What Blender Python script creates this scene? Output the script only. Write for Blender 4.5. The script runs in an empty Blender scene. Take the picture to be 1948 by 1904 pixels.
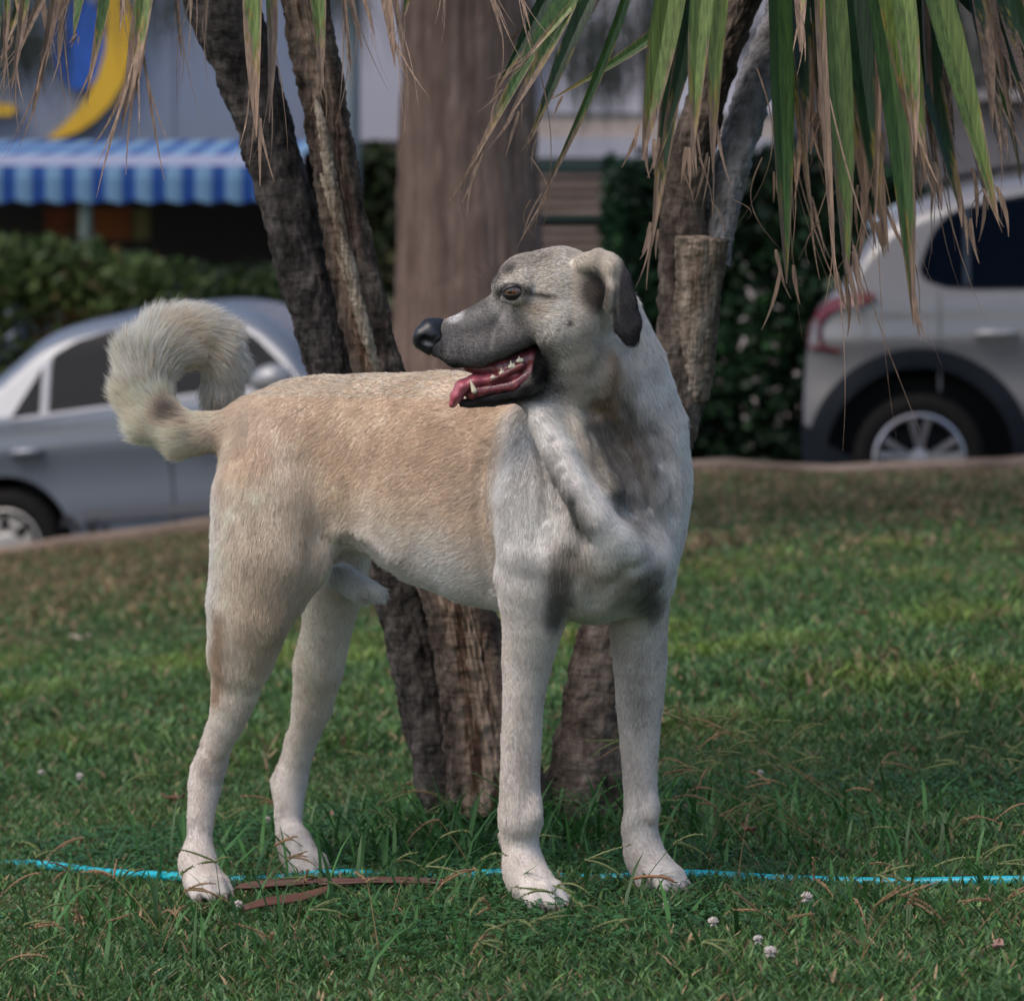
import bpy, math, random
import numpy as np
from mathutils import Vector, Matrix
random.seed(7)
RNG = np.random.default_rng(11)
sc = bpy.context.scene
C = sc.collection

# ---------------------------------------------------------------- camera
FU = 6420.0            # focal length in the units the photograph was measured in (1948 wide)
CAM_H = 0.76
PITCH = math.atan(315.0 / FU)
camd = bpy.data.cameras.new("camera")
cam = bpy.data.objects.new("camera", camd)
C.objects.link(cam)
cam.location = (0, 0, CAM_H)
cam.rotation_euler = (math.pi / 2 - PITCH, 0, 0)
camd.sensor_fit = 'HORIZONTAL'
camd.sensor_width = 36.0
camd.lens = 36.0 * FU / 1948.0
camd.clip_start = 0.1
camd.clip_end = 400
camd.dof.use_dof = True
camd.dof.focus_distance = 4.5
camd.dof.aperture_fstop = 6.8
sc.camera = cam

# ---------------------------------------------------------------- light
SUN_EL, SUN_AZ = math.radians(48), math.radians(-35)      # azimuth: 0 = +Y (behind the dog), negative = left
w = bpy.data.worlds.new("World"); sc.world = w; w.use_nodes = True
nt = w.node_tree; bgn = nt.nodes['Background']
sky = nt.nodes.new('ShaderNodeTexSky'); sky.sky_type = 'NISHITA'; sky.sun_disc = False
sky.sun_elevation = SUN_EL; sky.sun_rotation = SUN_AZ
sky.air_density = 1.0; sky.dust_density = 2.5; sky.ozone_density = 1.0
nt.links.new(sky.outputs[0], bgn.inputs[0]); bgn.inputs[1].default_value = 0.10
sund = bpy.data.lights.new("sun", 'SUN'); sund.energy = 1.0; sund.angle = math.radians(38); sund.color = (1.0, 0.90, 0.80)
sun = bpy.data.objects.new("sun", sund); C.objects.link(sun)
sd = Vector((math.sin(SUN_AZ) * math.cos(SUN_EL), math.cos(SUN_AZ) * math.cos(SUN_EL), math.sin(SUN_EL)))
sd = Vector((-0.45, -0.35, 0.80)).normalized()
sky.sun_elevation = math.asin(sd.z); sky.sun_rotation = math.atan2(sd.x, sd.y)
sun.rotation_euler = sd.to_track_quat('Z', 'Y').to_euler()
vs = sc.view_settings; vs.view_transform = 'Standard'; vs.look = 'None'; vs.gamma = 1.0; vs.exposure = 0.88
sc.cycles.max_bounces = 6; sc.cycles.diffuse_bounces = 3; sc.cycles.glossy_bounces = 3
sc.cycles.transmission_bounces = 4; sc.cycles.transparent_max_bounces = 8
sc.cycles.use_denoising = True
try: sc.cycles_curves.shape = 'THICK'
except Exception: pass

# ---------------------------------------------------------------- helpers
cp, sp_ = math.cos(PITCH), math.sin(PITCH)
def P(u, v, Y):
    """A measured place in the photograph at distance Y -> world point."""
    cx = (u - 974.0) / FU; cy = -(v - 952.0) / FU
    d = (cx, cp + cy * sp_, -sp_ + cy * cp)
    k = Y / d[1]
    return np.array((d[0] * k, Y, CAM_H + d[2] * k))
def PX(Y): return Y / FU                     # metres per measured unit at distance Y

def tag(o, label=None, cat=None, group=None, kind=None):
    if label: o['label'] = label
    if cat: o['category'] = cat
    if group: o['group'] = group
    if kind: o['kind'] = kind
    return o
def link(o, parent=None):
    C.objects.link(o)
    if parent is not None:
        o.parent = parent
        if parent.parent is None: o.matrix_parent_inverse = Matrix.Translation(-Vector(parent.location)) if parent.rotation_euler[:] == (0, 0, 0) else Matrix.Identity(4)
    return o
def empty(name, loc=(0, 0, 0), rot=(0, 0, 0)):
    o = bpy.data.objects.new(name, None); C.objects.link(o)
    o.location = loc; o.rotation_euler = rot; o.empty_display_size = 0.1
    return o
def mesh_obj(name, verts, faces, mat, parent=None, cols=None, smooth=False, local=False, attrs=None, mats=None, midx=None):
    """faces: list of tuples, or int array (n,3)/(n,4)"""
    me = bpy.data.meshes.new(name)
    v = np.asarray(verts, dtype=np.float32).reshape(-1, 3)
    if isinstance(faces, np.ndarray) and faces.ndim == 2:
        n, k = faces.shape
        me.vertices.add(len(v)); me.vertices.foreach_set('co', v.ravel())
        me.loops.add(n * k); me.loops.foreach_set('vertex_index', faces.astype(np.int32).ravel())
        me.polygons.add(n)
        me.polygons.foreach_set('loop_start', np.arange(0, n * k, k, dtype=np.int32))
        me.update(calc_edges=True)
    else:
        me.from_pydata([tuple(map(float, a)) for a in v], [], [tuple(int(i) for i in f) for f in faces]); me.update()
    if cols is not None:
        a = me.attributes.new('col', 'FLOAT_COLOR', 'POINT')
        cc = np.ones((len(v), 4), np.float32); cc[:, :3] = np.asarray(cols)[:, :3]
        a.data.foreach_set('color', cc.ravel())
    if attrs:
        for k_, arr in attrs.items():
            a = me.attributes.new(k_, 'FLOAT', 'POINT'); a.data.foreach_set('value', np.asarray(arr, np.float32))
    for m in (mats or [mat]): me.materials.append(m)
    if midx is not None: me.polygons.foreach_set('material_index', np.asarray(midx, np.int32))
    if smooth: me.polygons.foreach_set('use_smooth', np.ones(len(me.polygons), bool))
    me.update()
    o = bpy.data.objects.new(name, me)
    if local:
        C.objects.link(o); o.parent = parent
    else: link(o, parent)
    return o

class MB:
    """collects shapes into one mesh"""
    def __init__(s): s.v = []; s.f = []; s.c = []
    def add(s, v, f, col=None):
        b = len(s.v); s.v += [tuple(map(float, a)) for a in v]; s.f += [tuple(int(i) + b for i in q) for q in f]
        s.c += [col or (1, 1, 1)] * len(v)
    def box(s, c, d, rz=0, col=None, M=None):
        cx, cy, cz = c; a, b, h = d[0] / 2, d[1] / 2, d[2] / 2
        vs_ = [(x, y, z) for x in (-a, a) for y in (-b, b) for z in (-h, h)]
        co, si = math.cos(rz), math.sin(rz)
        vs_ = [(cx + x * co - y * si, cy + x * si + y * co, cz + z) for x, y, z in vs_]
        if M is not None: vs_ = [tuple(M @ Vector(p)) for p in vs_]
        s.add(vs_, [(0, 1, 3, 2), (4, 6, 7, 5), (0, 4, 5, 1), (2, 3, 7, 6), (0, 2, 6, 4), (1, 5, 7, 3)], col)
    def tube(s, pts, rad, n=10, col=None, cap=True):
        pts = [Vector(p) for p in pts]; m = len(pts)
        if not hasattr(rad, '__len__'): rad = [rad] * m
        vv = []; 
        t0 = (pts[1] - pts[0]).normalized(); nrm = t0.orthogonal().normalized()
        for i, p in enumerate(pts):
            t = (pts[min(i + 1, m - 1)] - pts[max(i - 1, 0)]).normalized()
            nrm = (nrm - t * nrm.dot(t)).normalized(); b = t.cross(nrm)
            for k in range(n):
                a = 2 * math.pi * k / n
                vv.append(p + (nrm * math.cos(a) + b * math.sin(a)) * rad[i])
        ff = [(i * n + k, i * n + (k + 1) % n, (i + 1) * n + (k + 1) % n, (i + 1) * n + k) for i in range(m - 1) for k in range(n)]
        if cap: ff += [tuple(range(n))[::-1], tuple((m - 1) * n + k for k in range(n))]
        s.add(vv, ff, col)
    def build(s, name, mat, parent=None, smooth=False, local=False, cols=False, bevel=0):
        o = mesh_obj(name, s.v, s.f, mat, parent, smooth=smooth, local=local, cols=s.c if cols else None)
        if bevel:
            b = o.modifiers.new('bevel', 'BEVEL'); b.width = bevel; b.segments = 2; b.limit_method = 'ANGLE'
        return o

def new_mat(name):
    m = bpy.data.materials.new(name); m.use_nodes = True
    return m, m.node_tree, m.node_tree.nodes['Principled BSDF']
def mat(name, col, rough=0.6, metal=0.0, noise=None, bump=None, coat=0.0, attr=False, spec=0.5, obj_coord=True, var=0.0, sss=0.0):
    """noise=(scale, amount, col2, stretch)  bump=(scale, strength, dist)"""
    m, t, b = new_mat(name)
    b.inputs['Roughness'].default_value = rough; b.inputs['Metallic'].default_value = metal
    b.inputs['Coat Weight'].default_value = coat; b.inputs['Specular IOR Level'].default_value = spec
    b.inputs['Base Color'].default_value = (*col, 1)
    N, L = t.nodes.new, t.links.new
    tc = N('ShaderNodeTexCoord')
    src = None
    if attr:
        at = N('ShaderNodeAttribute'); at.attribute_name = 'col'; src = at.outputs['Color']
    if noise:
        mp = N('ShaderNodeMapping'); L(tc.outputs['Object'], mp.inputs[0])
        mp.inputs['Scale'].default_value = noise[3] if len(noise) > 3 else (1, 1, 1)
        nz = N('ShaderNodeTexNoise'); nz.inputs['Scale'].default_value = noise[0]; nz.inputs['Detail'].default_value = 8
        nz.inputs['Roughness'].default_value = 0.6
        L(mp.outputs[0], nz.inputs['Vector'])
        rp = N('ShaderNodeValToRGB'); rp.color_ramp.elements[0].position = 0.35; rp.color_ramp.elements[1].position = 0.65
        L(nz.outputs[0], rp.inputs[0])
        mx = N('ShaderNodeMix'); mx.data_type = 'RGBA'
        ml = N('ShaderNodeMath'); ml.operation = 'MULTIPLY'; ml.inputs[1].default_value = noise[1]
        L(rp.outputs[0], ml.inputs[0]); L(ml.outputs[0], mx.inputs['Factor'])
        if src: L(src, mx.inputs['A'])
        else: mx.inputs['A'].default_value = (*col, 1)
        mx.inputs['B'].default_value = (*noise[2], 1)
        src = mx.outputs['Result']
    if src: L(src, b.inputs['Base Color'])
    if bump:
        mp2 = N('ShaderNodeMapping'); L(tc.outputs['Object'], mp2.inputs[0])
        mp2.inputs['Scale'].default_value = bump[3] if len(bump) > 3 else (1, 1, 1)
        n2 = N('ShaderNodeTexNoise'); n2.inputs['Scale'].default_value = bump[0]; n2.inputs['Detail'].default_value = 6
        L(mp2.outputs[0], n2.inputs['Vector'])
        bp = N('ShaderNodeBump'); bp.inputs['Strength'].default_value = bump[1]; bp.inputs['Distance'].default_value = bump[2]
        L(n2.outputs[0], bp.inputs['Height']); L(bp.outputs[0], b.inputs['Normal'])
    return m

def sstep(a, b, x):
    t = np.clip((x - a) / (b - a), 0, 1); return t * t * (3 - 2 * t)
def _vn(q, seed):
    i = np.floor(q).astype(np.int64); f = q - i; f = f * f * (3 - 2 * f); out = 0
    for a in (0, 1):
        for b in (0, 1):
            for c in (0, 1):
                h = ((i[:, 0] + a) * 73856093) ^ ((i[:, 1] + b) * 19349663) ^ ((i[:, 2] + c) * 83492791) ^ (seed * 2654435761)
                h = (h ^ (h >> 13)) * 1274126177 & 0x7fffffff; h = (h ^ (h >> 16)) & 0xffff
                wgt = (f[:, 0] if a else 1 - f[:, 0]) * (f[:, 1] if b else 1 - f[:, 1]) * (f[:, 2] if c else 1 - f[:, 2])
                out = out + wgt * (h / 32767.5 - 1)
    return out
def vnoise(p, s, seed=0):
    """smooth 3-D value noise, about [-1.1, 1.1]; s is the angular frequency"""
    p = np.asarray(p, float); R_ = np.array(((.36, .48, -.8), (-.8, .6, 0), (.48, .64, .6)))
    q = (p @ R_) * (s / 3.0) + seed * 7.31
    return 1.15 * _vn(q, seed) + .45 * _vn(q * 2.17 + 5.2, seed + 1)

# ground height of the lawn
def kerbY(x): return 16.1 - 0.28 * np.asarray(x, float)
def g_(x):
    x = np.asarray(x, float)
    r = np.where(x > 0.9, 0.9 + (x - 0.9) * 0.18, x)
    return np.where(r < -3.2, -3.2 + (r + 3.2) * 0.3, r)
def lawnZ(x, y):
    x = np.asarray(x, float); y = np.asarray(y, float)
    t = sstep(5, 15, y)
    z = (0.09 + 0.042 * t) * g_(x) - (1 - sstep(5.2, 7.5, y)) * (.012 + .055 * np.clip(x, 0, 1.2))
    z = z + 0.012 * np.sin(x * 2.1 + 1) * np.sin(y * 1.3) * sstep(5, 7, y)
    return z
def roadZ(x, y=0):
    return np.interp(x, [-12, -2.6, 1.95, 3.5, 12], [-1.1, -0.554, -0.157, -0.10, 0.0])
FUR_N = 760000
# ================================================================= GROUND
def grid_sheet(name, xs, ys, zf, m, kind='structure', cols=None):
    X, Y = np.meshgrid(xs, ys, indexing='ij')
    Z = zf(X, Y)
    V = np.stack([X, Y, Z], -1).reshape(-1, 3)
    nx, ny = len(xs), len(ys)
    i, j = np.meshgrid(np.arange(nx - 1), np.arange(ny - 1), indexing='ij')
    F = np.stack([i * ny + j, (i + 1) * ny + j, (i + 1) * ny + j + 1, i * ny + j + 1], -1).reshape(-1, 4)
    o = mesh_obj(name, V, F, m, smooth=True); o['kind'] = kind
    return o
m_soil = mat("lawn_soil", (.040, .060, .018), rough=.95, noise=(9, .9, (.06, .055, .024)), bump=(30, .6, .02), spec=.1)
# lawn: follows the kerb line at its far side
xs = np.concatenate([np.linspace(-60, -8, 20), np.linspace(-7.8, 8, 120), np.linspace(8.5, 60, 20)])
ts = np.linspace(0, 1, 160)
X, Tt = np.meshgrid(xs, ts, indexing='ij')
Yk = 16.1 - 0.28 * np.clip(X, -12, 12)
Yy = -6 + (Yk + 6) * Tt
Z = lawnZ(X, Yy)
V = np.stack([X, Yy, Z], -1).reshape(-1, 3); nx, ny = X.shape
i, j = np.meshgrid(np.arange(nx - 1), np.arange(ny - 1), indexing='ij')
F = np.stack([i * ny + j, (i + 1) * ny + j, (i + 1) * ny + j + 1, i * ny + j + 1], -1).reshape(-1, 4)
lawn = mesh_obj("lawn", V, F, m_soil, smooth=True); lawn['kind'] = 'structure'
# kerb: pale stone edging with a real drop to the road
m_kerb = mat("kerb_stone", (.28, .21, .165), rough=.9, noise=(2.6, .9, (.13, .095, .072)), bump=(24, .8, .02), spec=.2)
vv, ff = [], []
kx = np.arange(-14, 14.01, .25)
for x in kx:
    y = float(kerbY(x)); z = float(lawnZ(x, y)); rz = float(roadZ(x))
    wob = .012 * math.sin(x * 3.1) + .008 * math.sin(x * 7.7)
    vv += [(x, y - .16, z - .06), (x, y - .16, z + .035 + wob), (x, y - .14, z + .05 + wob), (x, y + .07, z + .05 + wob), (x, y + .10, z + .03 + wob), (x, y + .12, min(rz, z) - .1)]
for i in range(len(kx) - 1):
    for j in range(5): ff.append((i * 6 + j, (i + 1) * 6 + j, (i + 1) * 6 + j + 1, i * 6 + j + 1))
kerb = mesh_obj("kerb", vv, ff, m_kerb); kerb['kind'] = 'structure'
m_road = mat("asphalt", (.055, .054, .055), rough=.9, noise=(3, .6, (.075, .07, .066)), bump=(200, .5, .01), spec=.3)
xs = np.concatenate([np.linspace(-60, -13, 12), np.linspace(-12, 12, 60), np.linspace(13, 60, 12)])
road = grid_sheet("road", xs, np.array([10.0, 14, 18, 22, 26, 60, 200]), lambda X, Y: roadZ(X), m_road)
# keep the road strictly below the lawn where they overlap in plan: cut it at the kerb line
me = road.data
co = np.empty(len(me.vertices) * 3, np.float32); me.vertices.foreach_get('co', co); co = co.reshape(-1, 3)
m_ = co[:, 1] < 15
co[m_, 1] = (16.1 - 0.28 * np.clip(co[m_, 0], -12, 12)) + .05 + (co[m_, 1] - 10) * .02
m_ = np.abs(co[:, 1] - 18) < .1; co[m_, 1] = 20.5
m_ = np.abs(co[:, 1] - 22) < .1; co[m_, 1] = 22.5
me.vertices.foreach_set('co', co.ravel()); me.update()

# ---- grass ----------------------------------------------------------
def blades(n, xr, yr, h, wd, seed, segs=2, ycurve=None):
    r = np.random.default_rng(seed)
    x = r.uniform(xr[0], xr[1], n); y = r.uniform(0, 1, n) ** (ycurve or 1) * (yr[1] - yr[0]) + yr[0]
    # width of the strip follows the view a little, with margin both sides
    x = x * (y / yr[1]) if xr[1] > 3.0 else x
    ok = (y < kerbY(x) - .13) & ((x / np.maximum(y, .1)) > -.62) & ((x / np.maximum(y, .1)) < .62)
    pp = np.stack([x, y, x * 0], 1)
    d1 = vnoise(pp, 2.6, 101); d2 = vnoise(pp, 9, 102); d3 = vnoise(pp, 30, 103)
    thin = sstep(.55, 1.3, d2 * .6 + d1 * .6 + sstep(11, 15.5, y) * 1.1)
    ok &= r.random(n) > thin * .55
    x, y, d1, d2, d3, pp = x[ok], y[ok], d1[ok], d2[ok], d3[ok], pp[ok]; n = len(x)
    z = lawnZ(x, y)
    clump = .75 + .35 * d2 + .20 * d3
    H_ = h * np.clip(clump, .35, 1.5) * (.45 + .8 * r.random(n)) * (1 - .35 * sstep(7, 13, y))
    a = r.uniform(0, 2 * np.pi, n); lean = (.35 + .75 * r.random(n))
    dx, dy = np.cos(a), np.sin(a)
    fa = r.uniform(0, 2 * np.pi, n); wx, wy = np.cos(fa), np.sin(fa)
    W = wd * (.6 + .8 * r.random(n))
    base = np.stack([x, y, z - .004], 1)
    def pt(t, off): 
        return base + np.stack([dx * H_ * lean * t ** 1.7 + wx * W * off, dy * H_ * lean * t ** 1.7 + wy * W * off, H_ * t * (1 - .25 * lean * t)], 1)
    if segs == 3:
        V = np.stack([pt(0, -.5), pt(0, .5), pt(.35, -.5), pt(.35, .5), pt(.7, -.36), pt(.7, .36), pt(1, 0)], 1)
        f = [(0, 1, 3, 2), (2, 3, 5, 4)]; tri = (4, 5, 6); k = 7
    else:
        V = np.stack([pt(0, -.5), pt(0, .5), pt(.55, -.42), pt(.55, .42), pt(1, 0)], 1)
        f = [(0, 1, 3, 2)]; tri = (2, 3, 4); k = 5
    b = np.arange(n)[:, None] * k
    quads = np.concatenate([b + np.array(q) for q in f]); tris = b + np.array(tri)
    # colour
    base_c = np.array((.090, .168, .040)); cool = np.array((.062, .142, .056)); yel = np.array((.185, .245, .036)); dry = np.array((.30, .205, .115)); dark = np.array((.026, .080, .024))
    u = r.random(n)[:, None]
    col = base_c * (1 - u) + cool * u
    near = (1 - sstep(4.6, 7, y))[:, None]
    yl = np.clip(sstep(.1, .9, d1 * .6 + d2 * .7 + .2) * sstep(5.1, 6.6, y) * (1 - sstep(9.5, 13, y)), 0, 1)[:, None]
    col = col * (1 - yl * .55) + yel * yl * .55
    col = col * (1 - .45 * near * (d3[:, None] > .4)) + dark * .45 * near * (d3[:, None] > .4)
    dr = np.clip(.085 + .62 * sstep(8, 15, y) + .40 * sstep(.3, 1.0, d2 * .7 - d1 * .5) * sstep(5.2, 7, y), 0, .8)
    isd = r.random(n) < dr
    c_d = dry * (.6 + .8 * r.random(n))[:, None]
    col = np.where(isd[:, None], c_d, col)
    isl = r.random(n) < .16
    col = np.where((isl & ~isd)[:, None], col * 1.6 + .01, col)
    col = col * (.55 + .85 * r.random(n))[:, None] * (1 + .22 * d1[:, None])
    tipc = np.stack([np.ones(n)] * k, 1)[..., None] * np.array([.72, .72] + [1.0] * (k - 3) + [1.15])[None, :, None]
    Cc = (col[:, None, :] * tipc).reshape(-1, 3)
    return V.reshape(-1, 3), quads, tris, Cc
def mix_mesh(name, parts, m):
    VV, QQ, TT, CC = [], [], [], []; o = 0
    for V, Q, Tt, Cx in parts:
        VV.append(V); QQ.append(Q + o); TT.append(Tt + o); CC.append(Cx); o += len(V)
    V = np.concatenate(VV).astype(np.float32); Q = np.concatenate(QQ); Tt = np.concatenate(TT); Cx = np.concatenate(CC)
    me = bpy.data.meshes.new(name)
    me.vertices.add(len(V)); me.vertices.foreach_set('co', V.ravel())
    nl = len(Q) * 4 + len(Tt) * 3
    me.loops.add(nl); me.loops.foreach_set('vertex_index', np.concatenate([Q.ravel(), Tt.ravel()]).astype(np.int32))
    me.polygons.add(len(Q) + len(Tt))
    me.polygons.foreach_set('loop_start', np.concatenate([np.arange(len(Q)) * 4, len(Q) * 4 + np.arange(len(Tt)) * 3]).astype(np.int32))
    me.update(calc_edges=True)
    a = me.attributes.new('col', 'FLOAT_COLOR', 'POINT'); cc = np.ones((len(V), 4), np.float32); cc[:, :3] = Cx; a.data.foreach_set('color', cc.ravel())
    me.polygons.foreach_set('use_smooth', np.ones(len(me.polygons), bool))
    me.materials.append(m)
    ob = bpy.data.objects.new(name, me); C.objects.link(ob); return ob
def leaf_mat(name, rough=.5, trans=.35, spec=.35):
    m, t, b = new_mat(name)
    at = t.nodes.new('ShaderNodeAttribute'); at.attribute_name = 'col'
    t.links.new(at.outputs['Color'], b.inputs['Base Color']); b.inputs['Roughness'].default_value = rough
    b.inputs['Specular IOR Level'].default_value = spec
    tr = t.nodes.new('ShaderNodeBsdfTranslucent'); t.links.new(at.outputs['Color'], tr.inputs[0])
    mx = t.nodes.new('ShaderNodeMixShader'); mx.inputs[0].default_value = trans
    t.links.new(b.outputs[0], mx.inputs[1]); t.links.new(tr.outputs[0], mx.inputs[2])
    t.links.new(mx.outputs[0], t.nodes['Material Output'].inputs[0])
    return m
m_grass = leaf_mat("grass_blade", .45, .3)
gp = [blades(400000, (-2.3, 2.3), (3.4, 6.4), .031, .0038, 1, 3),
      blades(250000, (-5.2, 5.2), (6.2, 10.2), .048, .0072, 2, 2),
      blades(200000, (-8.5, 8.5), (10, 17.4), .060, .013, 3, 2)]
grass = mix_mesh("grass", gp, m_grass)
tag(grass, "short uneven green lawn grass growing over the whole slope", "grass", kind='stuff')
# clover: trefoils low in the turf
def clover(n, seed):
    r = np.random.default_rng(seed)
    x = r.uniform(-1.0, 1.0, n); y = r.uniform(3.5, 5.6, n)
    pp = np.stack([x, y, x * 0], 1); ok = vnoise(pp, 6, 55) + r.normal(size=n) * .3 > .25; x, y = x[ok], y[ok]; n = len(x)
    z = lawnZ(x, y) + r.uniform(.008, .024, n)
    V = []; 
    for k in range(3):
        a = r.uniform(0, .4, n) + k * 2.094 + x * 40
        rr = r.uniform(.005, .0095, n)
        cx, cy = np.cos(a), np.sin(a); px_, py_ = -cy, cx
        tl_ = r.uniform(-.2, .5, n)
        def q(f, g, h_=0.): return np.stack([x + cx * rr * f + px_ * rr * g, y + cy * rr * f + py_ * rr * g, z + rr * f * tl_ + h_], 1)
        V.append(np.stack([q(0, 0), q(.7, -.5), q(1.05, -.28), q(.95, 0), q(1.05, .28), q(.7, .5)], 1))
    V = np.concatenate(V).reshape(-1, 3); m = len(V) // 6
    b = np.arange(m)[:, None] * 6
    Q = np.concatenate([b + np.array((0, 1, 2, 3)), b + np.array((0, 3, 4, 5))])
    c = np.array((.045, .135, .045)) * r.uniform(.6, 1.5, m)[:, None]
    c = np.repeat(c, 6, 0)
    return V, Q, np.zeros((0, 3), int), c
cl = mix_mesh("clover", [clover(26000, 9)], m_grass)
tag(cl, "low patches of dark green clover leaves in the near turf", "clover", kind='stuff')
# grass stalks with seed heads: arching stems, seeds along one side
def stalk(mb, x, y, h, ang, lean, seed, dryness, heads=2, thick=.0008):
    r = random.Random(seed); z = float(lawnZ(x, y))
    dx, dy = math.cos(ang), math.sin(ang)
    gcol = (.075, .13, .035) if dryness < .5 else (.26, .17, .08)
    pts = []
    for i in range(7):
        t = i / 6
        pts.append((x + dx * lean * h * t ** 1.12, y + dy * lean * h * t ** 1.12, z + h * (t - .10 * lean * t ** 3)))
    mb.tube(pts, [thick * (1.2 - .7 * i / 6) for i in range(7)], 5, gcol)
    hc = (.17, .20, .075) if dryness < .5 else (.30, .19, .10)
    e = Vector(pts[-1])
    for q in range(heads):
        a2 = ang + r.uniform(-1.1, 1.1); droop = r.uniform(0, .6); L = r.uniform(.035, .065); up = r.uniform(-.1, .75)
        hp = []
        for i in range(9):
            t = i / 8
            hp.append(e + Vector((math.cos(a2) * L * t, math.sin(a2) * L * t * .6, L * (up * t - droop * t * t))))
        mb.tube(hp, [.0005 + .0011 * math.sin(math.pi * min(1, .12 + i / 8)) for i in range(9)], 5, hc)
        for i in range(22):
            t = i / 22; k = t * 8; p = hp[int(k)].lerp(hp[min(8, int(k) + 1)], k - int(k))
            s = Vector((r.uniform(-1, 1), r.uniform(-1, 1), r.uniform(-1, .6))).normalized() * .0026
            mb.tube([p, p + s * .6, p + s * 1.2 + Vector((0, 0, .0008))], [.0008, .0011, .0003], 4, tuple(c * r.uniform(.75, 1.3) for c in hc))
mb = MB()
r = random.Random(3)
# spray of long stems to the right of the dog, leaning left
for i in range(26):
    a0 = math.pi + r.uniform(-.5, .5)
    p = P(1560 + r.uniform(-60, 260), 1500, 1)    # root column only used for its bearing
    Yr = r.uniform(4.75, 5.25); x = (1480 + r.uniform(-60, 300) - 974) / FU * Yr
    stalk(mb, x, Yr, r.uniform(.10, .21), a0, r.uniform(.9, 1.7), i, r.random() * .65, r.choice((1, 2, 3)), .0007)
for i in range(120):
    Yr = r.uniform(3.95, 5.6); x = r.uniform(-.17, .17) * Yr
    stalk(mb, x, Yr, r.uniform(.04, .105), r.uniform(0, 6.28), r.uniform(.2, 1.1), 100 + i, r.random(), r.choice((1, 2, 2, 3)))
sg_ = mb.build("seeding_grass", leaf_mat("stalk", .6, .15), cols=True)
tag(sg_, "thin arching grass stalks with green and tan seed heads above the lawn", "grass stalks", kind='stuff')
# long thin grass leaves near the roots of the tree
def strap(n, fx, fy, seed, h, wd):
    r = np.random.default_rng(seed); x = fx(r, n); y = fy(r, n)
    z = lawnZ(x, y); a = r.uniform(0, 6.28, n); dx, dy = np.cos(a), np.sin(a); H_ = h * (.5 + .8 * r.random(n)); ln = r.uniform(.3, 1.3, n); W = wd * r.uniform(.6, 1.2, n)
    base = np.stack([x, y, z - .004], 1)
    def pt(t, o): return base + np.stack([dx * H_ * ln * t ** 1.8 - dy * W * o, dy * H_ * ln * t ** 1.8 + dx * W * o, H_ * (t - .3 * ln * t * t)], 1)
    V = np.stack([pt(0, -.5), pt(0, .5), pt(.35, -.5), pt(.35, .5), pt(.7, -.4), pt(.7, .4), pt(1, 0)], 1).reshape(-1, 3)
    b = np.arange(n)[:, None] * 7
    c = np.array((.050, .135, .036)) * r.uniform(.6, 1.7, n)[:, None]
    return V, np.concatenate([b + np.array((0, 1, 3, 2)), b + np.array((2, 3, 5, 4))]), b + np.array((4, 5, 6)), np.repeat(c, 7, 0)
st = mix_mesh("long_grass", [strap(480, lambda r, n: r.normal(.02, .22, n), lambda r, n: r.normal(5.12, .14, n), 5, .11, .006),
                             strap(500, lambda r, n: r.uniform(-.7, .75, n), lambda r, n: r.uniform(4.05, 5.4, n), 6, .085, .0055)], m_grass)
tag(st, "longer dark green grass leaves tufted round the foot of the trunks", "grass tufts", kind='stuff')
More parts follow.
